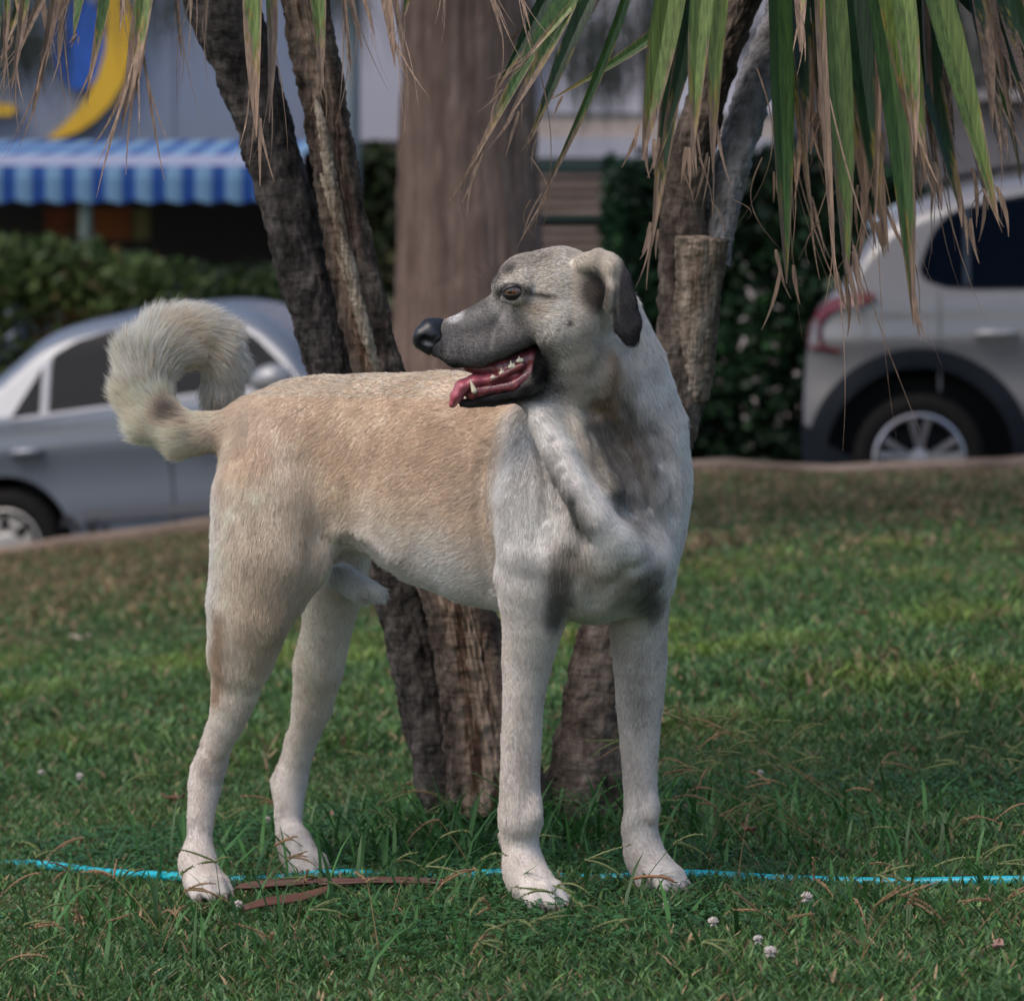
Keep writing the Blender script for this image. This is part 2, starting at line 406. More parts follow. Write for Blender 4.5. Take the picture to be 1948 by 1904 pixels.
# ================================================================= TREES
def displaced_tube(name, pts, rad, m, parent, nu=72, nv=160, amp=.012, seed=1, ridges=0.0, knots=True, rough=1.0, flare=0.0, groove=None, wood=False):
    """bark surface: pts world points, rad radii; real relief by noise"""
    pts = [Vector(map(float, p)) for p in pts]
    # arc-length resample with Catmull-Rom
    S = []
    for i in range(len(pts) - 1):
        p0 = pts[max(i - 1, 0)]; p1 = pts[i]; p2 = pts[i + 1]; p3 = pts[min(i + 2, len(pts) - 1)]
        for k in range(12):
            t = k / 12
            S.append((0.5 * ((2 * p1) + (p2 - p0) * t + (2 * p0 - 5 * p1 + 4 * p2 - p3) * t * t + (3 * p1 - p0 - 3 * p2 + p3) * t ** 3), rad[i] + (rad[i + 1] - rad[i]) * t))
    S.append((pts[-1], rad[-1]))
    d = [0]
    for i in range(1, len(S)): d.append(d[-1] + (S[i][0] - S[i - 1][0]).length)
    tt = np.linspace(0, d[-1], nv)
    cx = np.array([np.interp(tt, d, [s[0][k] for s in S]) for k in range(3)]).T
    rr = np.interp(tt, d, [s[1] for s in S])
    tan = np.gradient(cx, axis=0); tan /= np.linalg.norm(tan, axis=1)[:, None]
    nrm = np.cross(tan, np.array((0, 1, 0))); nrm /= np.linalg.norm(nrm, axis=1)[:, None]; bi = np.cross(tan, nrm)
    th = np.linspace(0, 2 * np.pi, nu, endpoint=False)
    A_, TT_ = np.meshgrid(th, tt, indexing='xy')
    q = np.stack([np.cos(A_), np.sin(A_), TT_ / max(rr.mean(), .01) * .35], -1)
    n1 = vnoise(q.reshape(-1, 3), 2.2, seed).reshape(A_.shape)
    n2 = vnoise(q.reshape(-1, 3) * np.array((1, 1, 2.2)), 7, seed + 1).reshape(A_.shape)
    n3 = vnoise(q.reshape(-1, 3) * np.array((1, 1, 2.5)), 22, seed + 2).reshape(A_.shape)
    R_ = rr[:, None] * (1 + .06 * n1) + amp * (n2 * .6 + n3 * .45 * rough)
    cen = None
    if ridges: 
        R_ = R_ + ridges * (np.abs(np.sin(A_ * 5 + 1.2 * np.sin(TT_ * 6 + seed) + n1 * .8)) ** .6 - .5)
    if groove is not None:     # a long decayed split: (angle, half width, depth)
        ga, gw, gd = groove
        dd = np.abs((A_ - ga - .25 * np.sin(TT_ * 7) + np.pi) % (2 * np.pi) - np.pi)
        g = 1 - sstep(gw * .55, gw, dd)
        R_ = R_ - gd * g * (1 - .35 * np.abs(np.sin(A_ * 16 + 2 * np.sin(TT_ * 9)))) 
        cen = g
    if flare: R_ = R_ * (1 + flare * np.exp(-TT_ / .10) * (1 + .35 * np.sin(A_ * 5 + seed)))
    V = cx[:, None, :] + nrm[:, None, :] * (np.cos(A_) * R_)[..., None] + bi[:, None, :] * (np.sin(A_) * R_)[..., None]
    V = V.reshape(-1, 3)
    i, j = np.meshgrid(np.arange(nv - 1), np.arange(nu), indexing='ij'); j2 = (j + 1) % nu
    F = np.stack([i * nu + j, i * nu + j2, (i + 1) * nu + j2, (i + 1) * nu + j], -1).reshape(-1, 4)
    V = np.concatenate([V, cx[-1:] + tan[-1:] * .004]); top = len(V) - 1
    Ft = np.stack([np.full(nu, top), np.full(nu, top), (nv - 1) * nu + (np.arange(nu) + 1) % nu, (nv - 1) * nu + np.arange(nu)], 1)
    att = {'g': np.concatenate([(cen if cen is not None else (np.ones_like(A_) if wood else np.zeros_like(A_))).ravel(), [1.0]])}
    faces = [tuple(f) for f in F.tolist()] + [(int(a[0]), int(a[3]), int(a[2])) for a in Ft]
    return mesh_obj(name, V, faces, m, parent, smooth=True, attrs=att)
def bark_mat(name, c1, c2, c3, wood1=(.30, .235, .165), wood2=(.10, .065, .04), scale=30, bstr=.8):
    m, t, b = new_mat(name); N, L = t.nodes.new, t.links.new
    tc = N('ShaderNodeTexCoord')
    mp = N('ShaderNodeMapping'); mp.inputs['Scale'].default_value = (1, 1, .5); L(tc.outputs['Object'], mp.inputs[0])
    n = N('ShaderNodeTexNoise'); n.inputs['Scale'].default_value = scale; n.inputs['Detail'].default_value = 9; n.inputs['Roughness'].default_value = .7; L(mp.outputs[0], n.inputs['Vector'])
    r = N('ShaderNodeValToRGB'); e = r.color_ramp.elements; e[0].position = .36; e[0].color = (*c1, 1); e[1].position = .66; e[1].color = (*c3, 1)
    k = e.new(.5); k.color = (*c2, 1); L(n.outputs[0], r.inputs[0])
    # horizontal ring scars
    mp2 = N('ShaderNodeMapping'); mp2.inputs['Scale'].default_value = (.6, .6, 2.2); L(tc.outputs['Object'], mp2.inputs[0])
    n2 = N('ShaderNodeTexNoise'); n2.inputs['Scale'].default_value = scale * .9; n2.inputs['Detail'].default_value = 6; L(mp2.outputs[0], n2.inputs['Vector'])
    # exposed wood grain
    mp3 = N('ShaderNodeMapping'); mp3.inputs['Scale'].default_value = (1, 1, .06); L(tc.outputs['Object'], mp3.inputs[0])
    n3 = N('ShaderNodeTexNoise'); n3.inputs['Scale'].default_value = 75; n3.inputs['Detail'].default_value = 6; L(mp3.outputs[0], n3.inputs['Vector'])
    r3 = N('ShaderNodeValToRGB'); e3 = r3.color_ramp.elements; e3[0].position = .38; e3[0].color = (*wood2, 1); e3[1].position = .58; e3[1].color = (*wood1, 1); L(n3.outputs[0], r3.inputs[0])
    at = N('ShaderNodeAttribute'); at.attribute_name = 'g'
    mx = N('ShaderNodeMix'); mx.data_type = 'RGBA'; L(at.outputs['Fac'], mx.inputs['Factor']); L(r.outputs[0], mx.inputs['A']); L(r3.outputs[0], mx.inputs['B'])
    L(mx.outputs['Result'], b.inputs['Base Color']); b.inputs['Roughness'].default_value = .9; b.inputs['Specular IOR Level'].default_value = .15
    ad = N('ShaderNodeMath'); ad.operation = 'ADD'; L(n.outputs[0], ad.inputs[0]); L(n2.outputs[0], ad.inputs[1])
    mu = N('ShaderNodeMath'); mu.operation = 'MULTIPLY'; L(n3.outputs[0], mu.inputs[0]); L(at.outputs['Fac'], mu.inputs[1])
    ad2 = N('ShaderNodeMath'); ad2.operation = 'ADD'; L(ad.outputs[0], ad2.inputs[0]); L(mu.outputs[0], ad2.inputs[1])
    bp = N('ShaderNodeBump'); bp.inputs['Strength'].default_value = bstr; bp.inputs['Distance'].default_value = .012; L(ad2.outputs[0], bp.inputs['Height']); L(bp.outputs[0], b.inputs['Normal'])
    return m
YT = 5.3
def W(u, v, Y=YT): return P(u, v, Y)
def rr_(r, Y=YT): return r * PX(Y)
m_barkA = bark_mat("bark_dark", (.018, .015, .014), (.060, .052, .048), (.15, .13, .12))
m_barkB = bark_mat("bark_split", (.022, .016, .013), (.085, .062, .05), (.19, .15, .12), wood1=(.36, .265, .20), wood2=(.085, .048, .032))
m_barkC = bark_mat("bark_grey", (.035, .026, .022), (.105, .08, .066), (.22, .18, .15), wood1=(.33, .27, .20), wood2=(.14, .10, .065))

# ---- sword leaves
def sword_leaf(r, root, tip, width, green, tipdry=.3, segs=30, arch=.06, side=None, fray=3):
    """one hanging leaf; returns verts, faces, colours"""
    root = np.asarray(root, float); tip = np.asarray(tip, float)
    ax = tip - root; L = np.linalg.norm(ax)
    out = np.cross(ax / L, (0, 1, 0)); out /= max(1e-6, np.linalg.norm(out))
    toc = np.array((0, -1, 0.0))
    tw = r.uniform(-.7, .7)
    V, F, Cc = [], [], []
    bend = r.uniform(-1, 1) * arch * L
    nfr = fray
    dcol = np.array((.235, .155, .105)) * r.uniform(.55, 1.25); tipdry = tipdry * (.62 if tipdry < .6 else .8)
    ed1, ed2 = r.uniform(-.12, .12), r.uniform(-.12, .12)
    cols = 7
    for i in range(segs + 1):
        t = i / segs
        c = root + ax * t + out * bend * math.sin(math.pi * t) + np.array((0, 0, -.0 * t))
        a = tw * (1 - t * .4); wdir = out * math.cos(a) + toc * math.sin(a); nd = -out * math.sin(a) + toc * math.cos(a)
        w_ = width * (min(1, .75 + t * .8) if t < .3 else 1) * (1 - max(0, (t - .45) / .55) ** 1.6) + width * .04
        for k in range(cols):
            s = k / (cols - 1) - .5
            fold = abs(s) * w_ * .35
            rag = 0
            V.append(c + wdir * s * w_ + nd * fold)
            lim = 1 - tipdry + (ed1 if s < 0 else ed2) + .05 * math.sin(t * 40 + k * 2) - (abs(s) > .45) * .22
            dry = t > lim
            g = np.array(green) * (1 + .13 * math.sin(k * 2.9 + tw * 9)) * (1.0 if abs(s) < .4 else .85)
            edge_y = (0 < lim - t < .045)
            Cc.append(dcol * r.uniform(.8, 1.15) if dry else (np.array((.20, .15, .03)) if edge_y else g))
    for i in range(segs):
        for k in range(cols - 1):
            F.append((i * cols + k, i * cols + k + 1, (i + 1) * cols + k + 1, (i + 1) * cols + k))
    # frayed fibres at the end
    for q in range(nfr):
        t0 = 1 - tipdry * r.uniform(.2, .75); p0 = root + ax * t0 + out * (bend * math.sin(math.pi * t0) + width * r.uniform(-.35, .35))
        ln = L * tipdry * r.uniform(.5, 1.1); dd = ax / L + out * r.uniform(-.22, .22) + toc * r.uniform(-.2, .2)
        curl = out * r.uniform(-.35, .35)
        b = len(V); n = 6; fw = width * r.uniform(.05, .13)
        for i in range(n + 1):
            t = i / n; c = p0 + dd * ln * t + curl * ln * t ** 2.2 * .6
            ww_ = fw * (.15 + math.sin(math.pi * min(1, t * .75 + .12))) * (1 - .8 * t); V += [c - out * ww_, c + out * ww_]; Cc += [dcol * r.uniform(.85, 1.3)] * 2
        for i in range(n): F.append((b + 2 * i, b + 2 * i + 1, b + 2 * i + 3, b + 2 * i + 2))
    return V, F, Cc
class LeafBag:
    def __init__(s): s.V = []; s.F = []; s.C = []
    def add(s, V, F, Cc):
        b = len(s.V); s.V += list(V); s.F += [tuple(i + b for i in f) for f in F]; s.C += list(Cc)
m_yleaf = leaf_mat("sword_leaf", .42, .12, .4)
def streak(m, sc_=(260, 260, 6), amt=.45):
    t = m.node_tree; N, L = t.nodes.new, t.links.new
    at = [n for n in t.nodes if n.type == 'ATTRIBUTE'][0]; b = t.nodes['Principled BSDF']
    tc = N('ShaderNodeTexCoord'); mp = N('ShaderNodeMapping'); mp.inputs['Scale'].default_value = sc_; L(tc.outputs['Object'], mp.inputs[0])
    nz = N('ShaderNodeTexNoise'); nz.inputs['Scale'].default_value = 1; nz.inputs['Detail'].default_value = 4; L(mp.outputs[0], nz.inputs['Vector'])
    mr = N('ShaderNodeMapRange'); mr.inputs[1].default_value = .3; mr.inputs[2].default_value = .7; mr.inputs[3].default_value = 1 - amt; mr.inputs[4].default_value = 1 + amt; L(nz.outputs[0], mr.inputs[0])
    vm = N('ShaderNodeVectorMath'); vm.operation = 'SCALE'; L(at.outputs['Color'], vm.inputs[0]); L(mr.outputs[0], vm.inputs['Scale']); L(vm.outputs[0], b.inputs['Base Color'])
    bp = N('ShaderNodeBump'); bp.inputs['Strength'].default_value = .5; bp.inputs['Distance'].default_value = .002; L(nz.outputs[0], bp.inputs['Height']); L(bp.outputs[0], b.inputs['Normal'])
streak(m_yleaf)
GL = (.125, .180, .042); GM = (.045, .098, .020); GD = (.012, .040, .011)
def crown(parent, hub, leaves, seed, n_extra, Yb, el0=-.15):
    """leaves: (root u,v, tip u,v, width, colour, dry share, Y); extra leaves radiate from the hub"""
    r = random.Random(seed); bag = LeafBag()
    for (u0, v0, u1, v1, w_, g, td, Y) in leaves:
        a = P(u0, v0, Y + .05); b = P(u1, v1, Y)
        ext = (a - b); a = b + ext * 1.0
        bag.add(*sword_leaf(r, a, b, w_ * .88 * PX(Y), g, td, arch=.025, fray=r.choice((3, 4, 5))))
    def arch_root(a, width, g):
        h = Vector(hub) + Vector((r.uniform(-.02, .02), r.uniform(-.02, .02), r.uniform(-.02, .04))); e = Vector(a)
        mid = (h + e) / 2; mid = Vector((h.x + (e.x - h.x) * .62, h.y + (e.y - h.y) * .62, max(h.z, e.z) + .10 + .12 * (e - h).length))
        V, F, Cc = [], [], []; n = 12
        for i in range(n + 1):
            t = i / n; c = h * (1 - t) ** 2 + mid * 2 * t * (1 - t) + e * t * t
            d = (e - h); s_ = Vector((d.y, -d.x, 0)); s_ = Vector((1, 0, 0)) if s_.length < .02 else s_.normalized(); s_ = s_.lerp(Vector((1, 0, 0)) * (1 if s_.x >= 0 else -1), t)
            w_ = width * (.35 + .45 * t)
            V += [c - s_ * w_ * .5, c + Vector((0, 0, -.12 * w_)), c + s_ * w_ * .5]; Cc += [np.array(g)] * 3
        for i in range(n): F += [(3 * i, 3 * i + 1, 3 * i + 4, 3 * i + 3), (3 * i + 1, 3 * i + 2, 3 * i + 5, 3 * i + 4)]
        bag.add(V, F, Cc)
    for (u0, v0, u1, v1, w_, g, td, Y) in leaves: arch_root(P(u0, v0, Y + .05), w_ * .88 * PX(Y), g)
    if el0 < -.5:
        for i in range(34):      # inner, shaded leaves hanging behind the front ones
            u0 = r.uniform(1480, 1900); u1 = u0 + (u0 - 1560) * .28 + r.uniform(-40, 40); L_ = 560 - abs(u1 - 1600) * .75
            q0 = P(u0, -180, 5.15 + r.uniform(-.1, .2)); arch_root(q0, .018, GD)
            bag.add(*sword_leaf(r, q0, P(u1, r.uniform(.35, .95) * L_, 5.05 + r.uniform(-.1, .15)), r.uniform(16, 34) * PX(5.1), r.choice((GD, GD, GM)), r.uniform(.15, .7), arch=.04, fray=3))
    for i in range(n_extra):
        az = r.uniform(0, 2 * math.pi); el = r.uniform(el0, 1.3); L = r.uniform(.45, .75)
        d = np.array((math.cos(az) * math.cos(el), math.sin(az) * math.cos(el), math.sin(el)))
        a = np.asarray(hub) + d * .05; b = np.asarray(hub) + d * L + np.array((0, 0, -.18 * L))
        g = r.choice((GD, GM, GL, GM))
        bag.add(*sword_leaf(r, a, b, r.uniform(.022, .038), g, r.uniform(.05, .35), arch=.12, fray=2))
    return mesh_obj("crown", bag.V, bag.F, m_yleaf, parent, cols=bag.C, smooth=False)
# tree A: dark leaning trunk
tA = empty("yucca_tree", W(860, 1500, 5.32)); tA.location.z = float(lawnZ(tA.location.x, tA.location.y))
tag(tA, "yucca tree with dark rough trunk leaning left behind the dog's rump", "tree")
ptsA = [W(868, 1530, 5.34), W(815, 1330, 5.34), W(770, 1160, 5.34), W(702, 930, 5.34), W(632, 700, 5.34), W(592, 560, 5.34), W(548, 400, 5.34), W(505, 250, 5.34), W(462, 120, 5.34), W(420, 0, 5.34), W(380, -160, 5.36), W(350, -420, 5.40)]
displaced_tube("trunk", ptsA, [rr_(x) for x in (66, 56, 52, 50, 49, 50, 52, 52, 58, 72, 62, 50)], m_barkA, tA, seed=4, amp=.0055, nv=300, nu=110)
# tree B: split weathered trunk
tB = empty("yucca_tree", W(950, 1500, 5.28)); tB.location.z = float(lawnZ(tB.location.x, tB.location.y))
tag(tB, "yucca tree whose split trunk shows pale weathered wood between two dark leaning trunks", "tree")
tB['label'] = "yucca tree whose leaning trunk is split open to pale weathered wood"
ptsB = [W(950, 1535, 5.25), W(925, 1400, 5.25), W(885, 1200, 5.26), W(805, 950, 5.27), W(726, 720, 5.28), W(690, 590, 5.28), W(652, 400, 5.28), W(628, 260, 5.28), W(602, 120, 5.28), W(580, 0, 5.28), W(560, -160, 5.28), W(545, -420, 5.26)]
displaced_tube("trunk", ptsB, [rr_(x) for x in (92, 76, 66, 56, 47, 46, 44, 42, 42, 44, 46, 44)], m_barkB, tB, seed=9, amp=.006, nv=300, nu=120, groove=(1.35, .80, .016), flare=.15)
m_bare = bark_mat("bare_wood", (.1, .07, .05), (.2, .15, .1), (.3, .24, .18), wood1=(.46, .385, .30), wood2=(.16, .115, .08))
for (a0, a1, a2, wd_) in (((598, 180), (622, 300), (668, 500), 9), ((612, 330), (668, 520), (722, 705), 10), ((640, 480), (684, 600), (716, 705), 7)):
    pts = [W(a0[0], a0[1], 5.25), W((a0[0] + a1[0]) / 2 + 3, (a0[1] + a1[1]) / 2, 5.238), W(a1[0], a1[1], 5.236), W((a1[0] + a2[0]) / 2 - 2, (a1[1] + a2[1]) / 2, 5.238), W(a2[0], a2[1], 5.25)]
    displaced_tube("bare_wood", pts, [rr_(wd_ * .4), rr_(wd_), rr_(wd_ * 1.15), rr_(wd_), rr_(wd_ * .4)], m_bare, tB, seed=int(a1[0]), amp=.003, nv=90, nu=24, wood=True)
# tree C: right, forked with a sawn stump
tC = empty("yucca_tree", W(1115, 1530, 5.28)); tC.location.z = float(lawnZ(tC.location.x, tC.location.y))
tag(tC, "yucca tree right of the dog, forked above a sawn pale stump", "tree")
ptsC = [W(1112, 1550), W(1128, 1400), W(1148, 1240), W(1210, 1020), W(1266, 860), W(1290, 740), W(1305, 620), W(1308, 520), W(1300, 430), W(1312, 320), W(1342, 200), W(1378, 90), W(1412, 0), W(1440, -140), W(1450, -420)]
displaced_tube("trunk", ptsC, [rr_(x) for x in (84, 66, 56, 50, 48, 50, 54, 54, 46, 42, 38, 33, 31, 33, 30)], m_barkC, tC, seed=14, amp=.005, nv=320, nu=110, flare=.1)
displaced_tube("branch", [W(1352, 500, 5.31), W(1372, 410, 5.32), W(1398, 300, 5.34), W(1424, 210, 5.36), W(1452, 120, 5.38), W(1490, 10, 5.42), W(1520, -200, 5.5)], [rr_(x) for x in (34, 30, 32, 36, 34, 32, 28)],
               bark_mat("bark_pale", (.12, .115, .115), (.26, .25, .26), (.40, .39, .41)), tC, seed=15, amp=.005, nv=120, nu=70)
displaced_tube("cut_stump", [W(1318, 760, 5.29), W(1322, 650, 5.275), W(1330, 540, 5.262), W(1337, 453, 5.255)], [rr_(x) for x in (30, 42, 45, 49)], bark_mat("sawn_wood", (.06, .045, .035), (.14, .11, .085), (.24, .20, .16), wood1=(.40, .32, .255), wood2=(.16, .115, .085), scale=22), tC, seed=18, amp=.0038, nv=110, nu=90, ridges=.003, groove=(1.3, 1.15, .006))
# crowns
lvA = [(20, -120, 8, 175, 14, GM, .75, 4.75), (60, -120, 22, 172, 20, GM, .6, 4.72), (120, -150, 60, 215, 22, GD, .7, 4.78), (110, -60, 28, 120, 16, GL, .8, 4.8), (190, -160, 140, 75, 34, GM, .15, 4.75), (215, -160, 165, 178, 26, GM, .35, 4.75),
       (160, -100, 120, 45, 12, GL, .9, 4.7), (300, -190, 232, 245, 40, GL, .62, 4.66), (290, -190, 258, 190, 34, GL, .7, 4.68), (380, -150, 362, 60, 12, GL, .9, 4.7), (398, -150, 388, 105, 12, GD, .6, 4.8),
       (250, -120, 228, 60, 14, GM, .9, 4.7), (486, -210, 488, 262, 42, GL, .50, 4.62), (500, -190, 512, 235, 26, GL, .6, 4.64), (0, -100, -20, 200, 24, GD, .5, 4.8), (70, -130, 96, 110, 14, GM, .9, 4.9), (330, -190, 345, 110, 14, GD, .8, 4.9),
       (20, -150, 40, 60, 30, GD, .3, 5.0), (90, -150, 10, 90, 30, GD, .3, 5.05), (150, -150, 110, 120, 20, GM, .8, 4.8)]
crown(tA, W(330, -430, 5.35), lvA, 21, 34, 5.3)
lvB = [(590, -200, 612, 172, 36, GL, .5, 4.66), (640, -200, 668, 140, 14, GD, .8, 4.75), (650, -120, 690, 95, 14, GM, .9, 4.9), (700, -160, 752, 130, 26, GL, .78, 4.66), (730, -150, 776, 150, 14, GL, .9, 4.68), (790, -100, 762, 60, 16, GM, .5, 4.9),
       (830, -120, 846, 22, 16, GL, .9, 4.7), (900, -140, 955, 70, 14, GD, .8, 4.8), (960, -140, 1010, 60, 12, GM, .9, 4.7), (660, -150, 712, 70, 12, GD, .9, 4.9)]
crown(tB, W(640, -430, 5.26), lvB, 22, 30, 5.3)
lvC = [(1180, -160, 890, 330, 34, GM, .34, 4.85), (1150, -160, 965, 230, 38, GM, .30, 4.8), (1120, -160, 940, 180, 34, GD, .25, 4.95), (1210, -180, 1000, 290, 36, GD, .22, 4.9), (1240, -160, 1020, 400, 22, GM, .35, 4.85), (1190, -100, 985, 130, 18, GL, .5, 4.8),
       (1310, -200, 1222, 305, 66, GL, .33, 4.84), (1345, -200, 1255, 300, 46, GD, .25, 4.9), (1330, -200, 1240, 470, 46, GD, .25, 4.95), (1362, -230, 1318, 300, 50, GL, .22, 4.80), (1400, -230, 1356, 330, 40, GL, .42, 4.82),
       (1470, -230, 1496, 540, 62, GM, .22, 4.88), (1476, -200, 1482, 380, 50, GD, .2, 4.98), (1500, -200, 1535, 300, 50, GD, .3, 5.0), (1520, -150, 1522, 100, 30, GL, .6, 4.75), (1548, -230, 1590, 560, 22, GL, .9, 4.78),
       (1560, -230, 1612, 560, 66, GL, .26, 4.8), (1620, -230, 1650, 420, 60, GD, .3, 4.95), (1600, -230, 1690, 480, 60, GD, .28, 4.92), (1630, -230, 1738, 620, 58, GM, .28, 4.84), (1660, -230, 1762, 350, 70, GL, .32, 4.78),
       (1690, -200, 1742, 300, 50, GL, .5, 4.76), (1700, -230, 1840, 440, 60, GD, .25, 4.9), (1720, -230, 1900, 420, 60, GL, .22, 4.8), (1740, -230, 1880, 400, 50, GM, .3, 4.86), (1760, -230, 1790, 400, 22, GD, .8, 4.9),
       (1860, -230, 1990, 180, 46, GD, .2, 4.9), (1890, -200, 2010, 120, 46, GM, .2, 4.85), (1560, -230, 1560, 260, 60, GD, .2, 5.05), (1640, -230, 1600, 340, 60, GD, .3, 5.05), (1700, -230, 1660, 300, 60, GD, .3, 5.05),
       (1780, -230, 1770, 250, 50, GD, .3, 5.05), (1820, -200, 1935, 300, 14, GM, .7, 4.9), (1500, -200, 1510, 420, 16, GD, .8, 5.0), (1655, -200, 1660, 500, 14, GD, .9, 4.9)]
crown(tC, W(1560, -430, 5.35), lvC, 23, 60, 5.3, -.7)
# thin curling dead strips hanging in front of the right trunk
bag = LeafBag(); r = random.Random(77)
for (u0, v0, u1, v1, cx_) in ((1005, 60, 1030, 450, 30), (1010, 300, 1028, 440, 26), (910, 300, 895, 440, -26), (1440, 130, 1372, 470, 60), (1450, 300, 1490, 480, -40), (1330, 300, 1340, 480, 20), (1352, 380, 1375, 480, 14), (1300, 330, 1318, 430, 10),
                               (1560, 420, 1540, 505, -16), (1610, 500, 1640, 600, 18), (1735, 480, 1740, 650, 12), (1395, 380, 1420, 420, 20), (1620, 480, 1590, 540, -10), (1880, 330, 1905, 440, 10), (1870, 360, 1850, 420, -10), (1010, 380, 1022, 455, -20)):
    n = 14; b = len(bag.V); V, F, Cc = [], [], []
    for i in range(n + 1):
        t = i / n; c = P(u0 + (u1 - u0) * t + cx_ * math.sin(math.pi * t), v0 + (v1 - v0) * t, 4.85)
        wv_ = .0011 * (1.1 - t)
        V += [c + np.array((-wv_, 0, 0)), c + np.array((wv_, .0006, 0))]; Cc += [(.26, .17, .11)] * 2
    F = [(2 * i, 2 * i + 1, 2 * i + 3, 2 * i + 2) for i in range(n)]
    bag.add(V, F, Cc)
dry = mesh_obj("dry_leaf_strips", bag.V, bag.F, m_yleaf, tC, cols=bag.C); dry['kind'] = 'stuff'

# ---- big straight trunk behind
YB = 11.2
tD = empty("large_tree", W(885, 1100, YB)); tD.location.z = float(lawnZ(tD.location.x, YB))
tag(tD, "large tree with a straight thick reddish brown trunk behind the dog's head", "tree")
zb = float(lawnZ(tD.location.x, YB)) - .05
c0 = P(882, 700, YB); 
ptsD = [np.array((c0[0], YB, zb)), np.array((c0[0], YB, zb + .4)), P(884, 800, YB), P(886, 500, YB), P(886, 250, YB), P(888, 0, YB), P(890, -400, YB), P(892, -1200, YB)]
displaced_tube("trunk", ptsD, [rr_(x, YB) for x in (170, 150, 144, 137, 130, 123, 116, 100)], mat("bark_large", (.25, .175, .142), .95, noise=(34, .9, (.11, .070, .056), (1, 1, .07)), bump=(30, 1, .03, (1, 1, .12)), spec=.1), tD, seed=31, amp=.008, nv=200, nu=140, ridges=.008, flare=.15)

# ---- leafy masses: many small leaf faces through a volume with gaps
def leaf_cloud(name, n, boxes, size, cols, m, parent=None, seed=1, shell=.55, flat=.0):
    """boxes: list of (centre, half sizes) ellipsoids; leaves clump inside them"""
    r = np.random.default_rng(seed)
    vol = np.array([h[0] * h[1] * h[2] for c, h in boxes]) ** .67; k = r.choice(len(boxes), n, p=vol / vol.sum())
    d = r.normal(size=(n, 3)); d /= np.linalg.norm(d, axis=1)[:, None]
    rad = (shell + (1 - shell) * r.random(n)) 
    cen = np.array([c for c, h in boxes])[k]; hs_ = np.array([h for c, h in boxes])[k]
    Pp = cen + d * rad[:, None] * hs_
    cl_ = vnoise(Pp, 1.6 / max(.15, hs_.mean()), seed + 5)
    ok = cl_ > -.75; Pp, cl_ = Pp[ok], cl_[ok]; n = len(Pp)
    a = r.normal(size=(n, 3)); a /= np.linalg.norm(a, axis=1)[:, None]
    b = np.cross(a, r.normal(size=(n, 3))); b /= np.linalg.norm(b, axis=1)[:, None]
    s = size * (.5 + r.random(n))[:, None]
    V = np.stack([Pp - a * s, Pp + b * s * .5, Pp + a * s, Pp - b * s * .5], 1).reshape(-1, 3)
    F = np.arange(n * 4).reshape(-1, 4)
    cc = np.array(cols)[r.integers(0, len(cols), n)] * (r.uniform(.6, 1.4, n) * (1 + .25 * cl_))[:, None]
    return mesh_obj(name, V, F, m, parent, cols=np.repeat(cc, 4, 0))
m_leaf = leaf_mat("leaf", .5, .3, .3)
r = random.Random(5)
hubs = [((P(888, -1000, YB)[0] + r.uniform(-2.2, 2.2), YB + r.uniform(-1.8, 1.8), P(888, -1250, YB)[2] + r.uniform(-.1, 1.9)), (r.uniform(.6, 1.2), r.uniform(.6, 1.2), r.uniform(.4, .8))) for i in range(16)]
leaf_cloud("crown", 30000, hubs, .05, [(.03, .07, .02), (.05, .10, .03), (.02, .05, .02)], m_leaf, tD, 8)
# ================================================================= STREET SIDE
KA = math.atan(-0.28 / 1.0) * .75          # road direction in plan
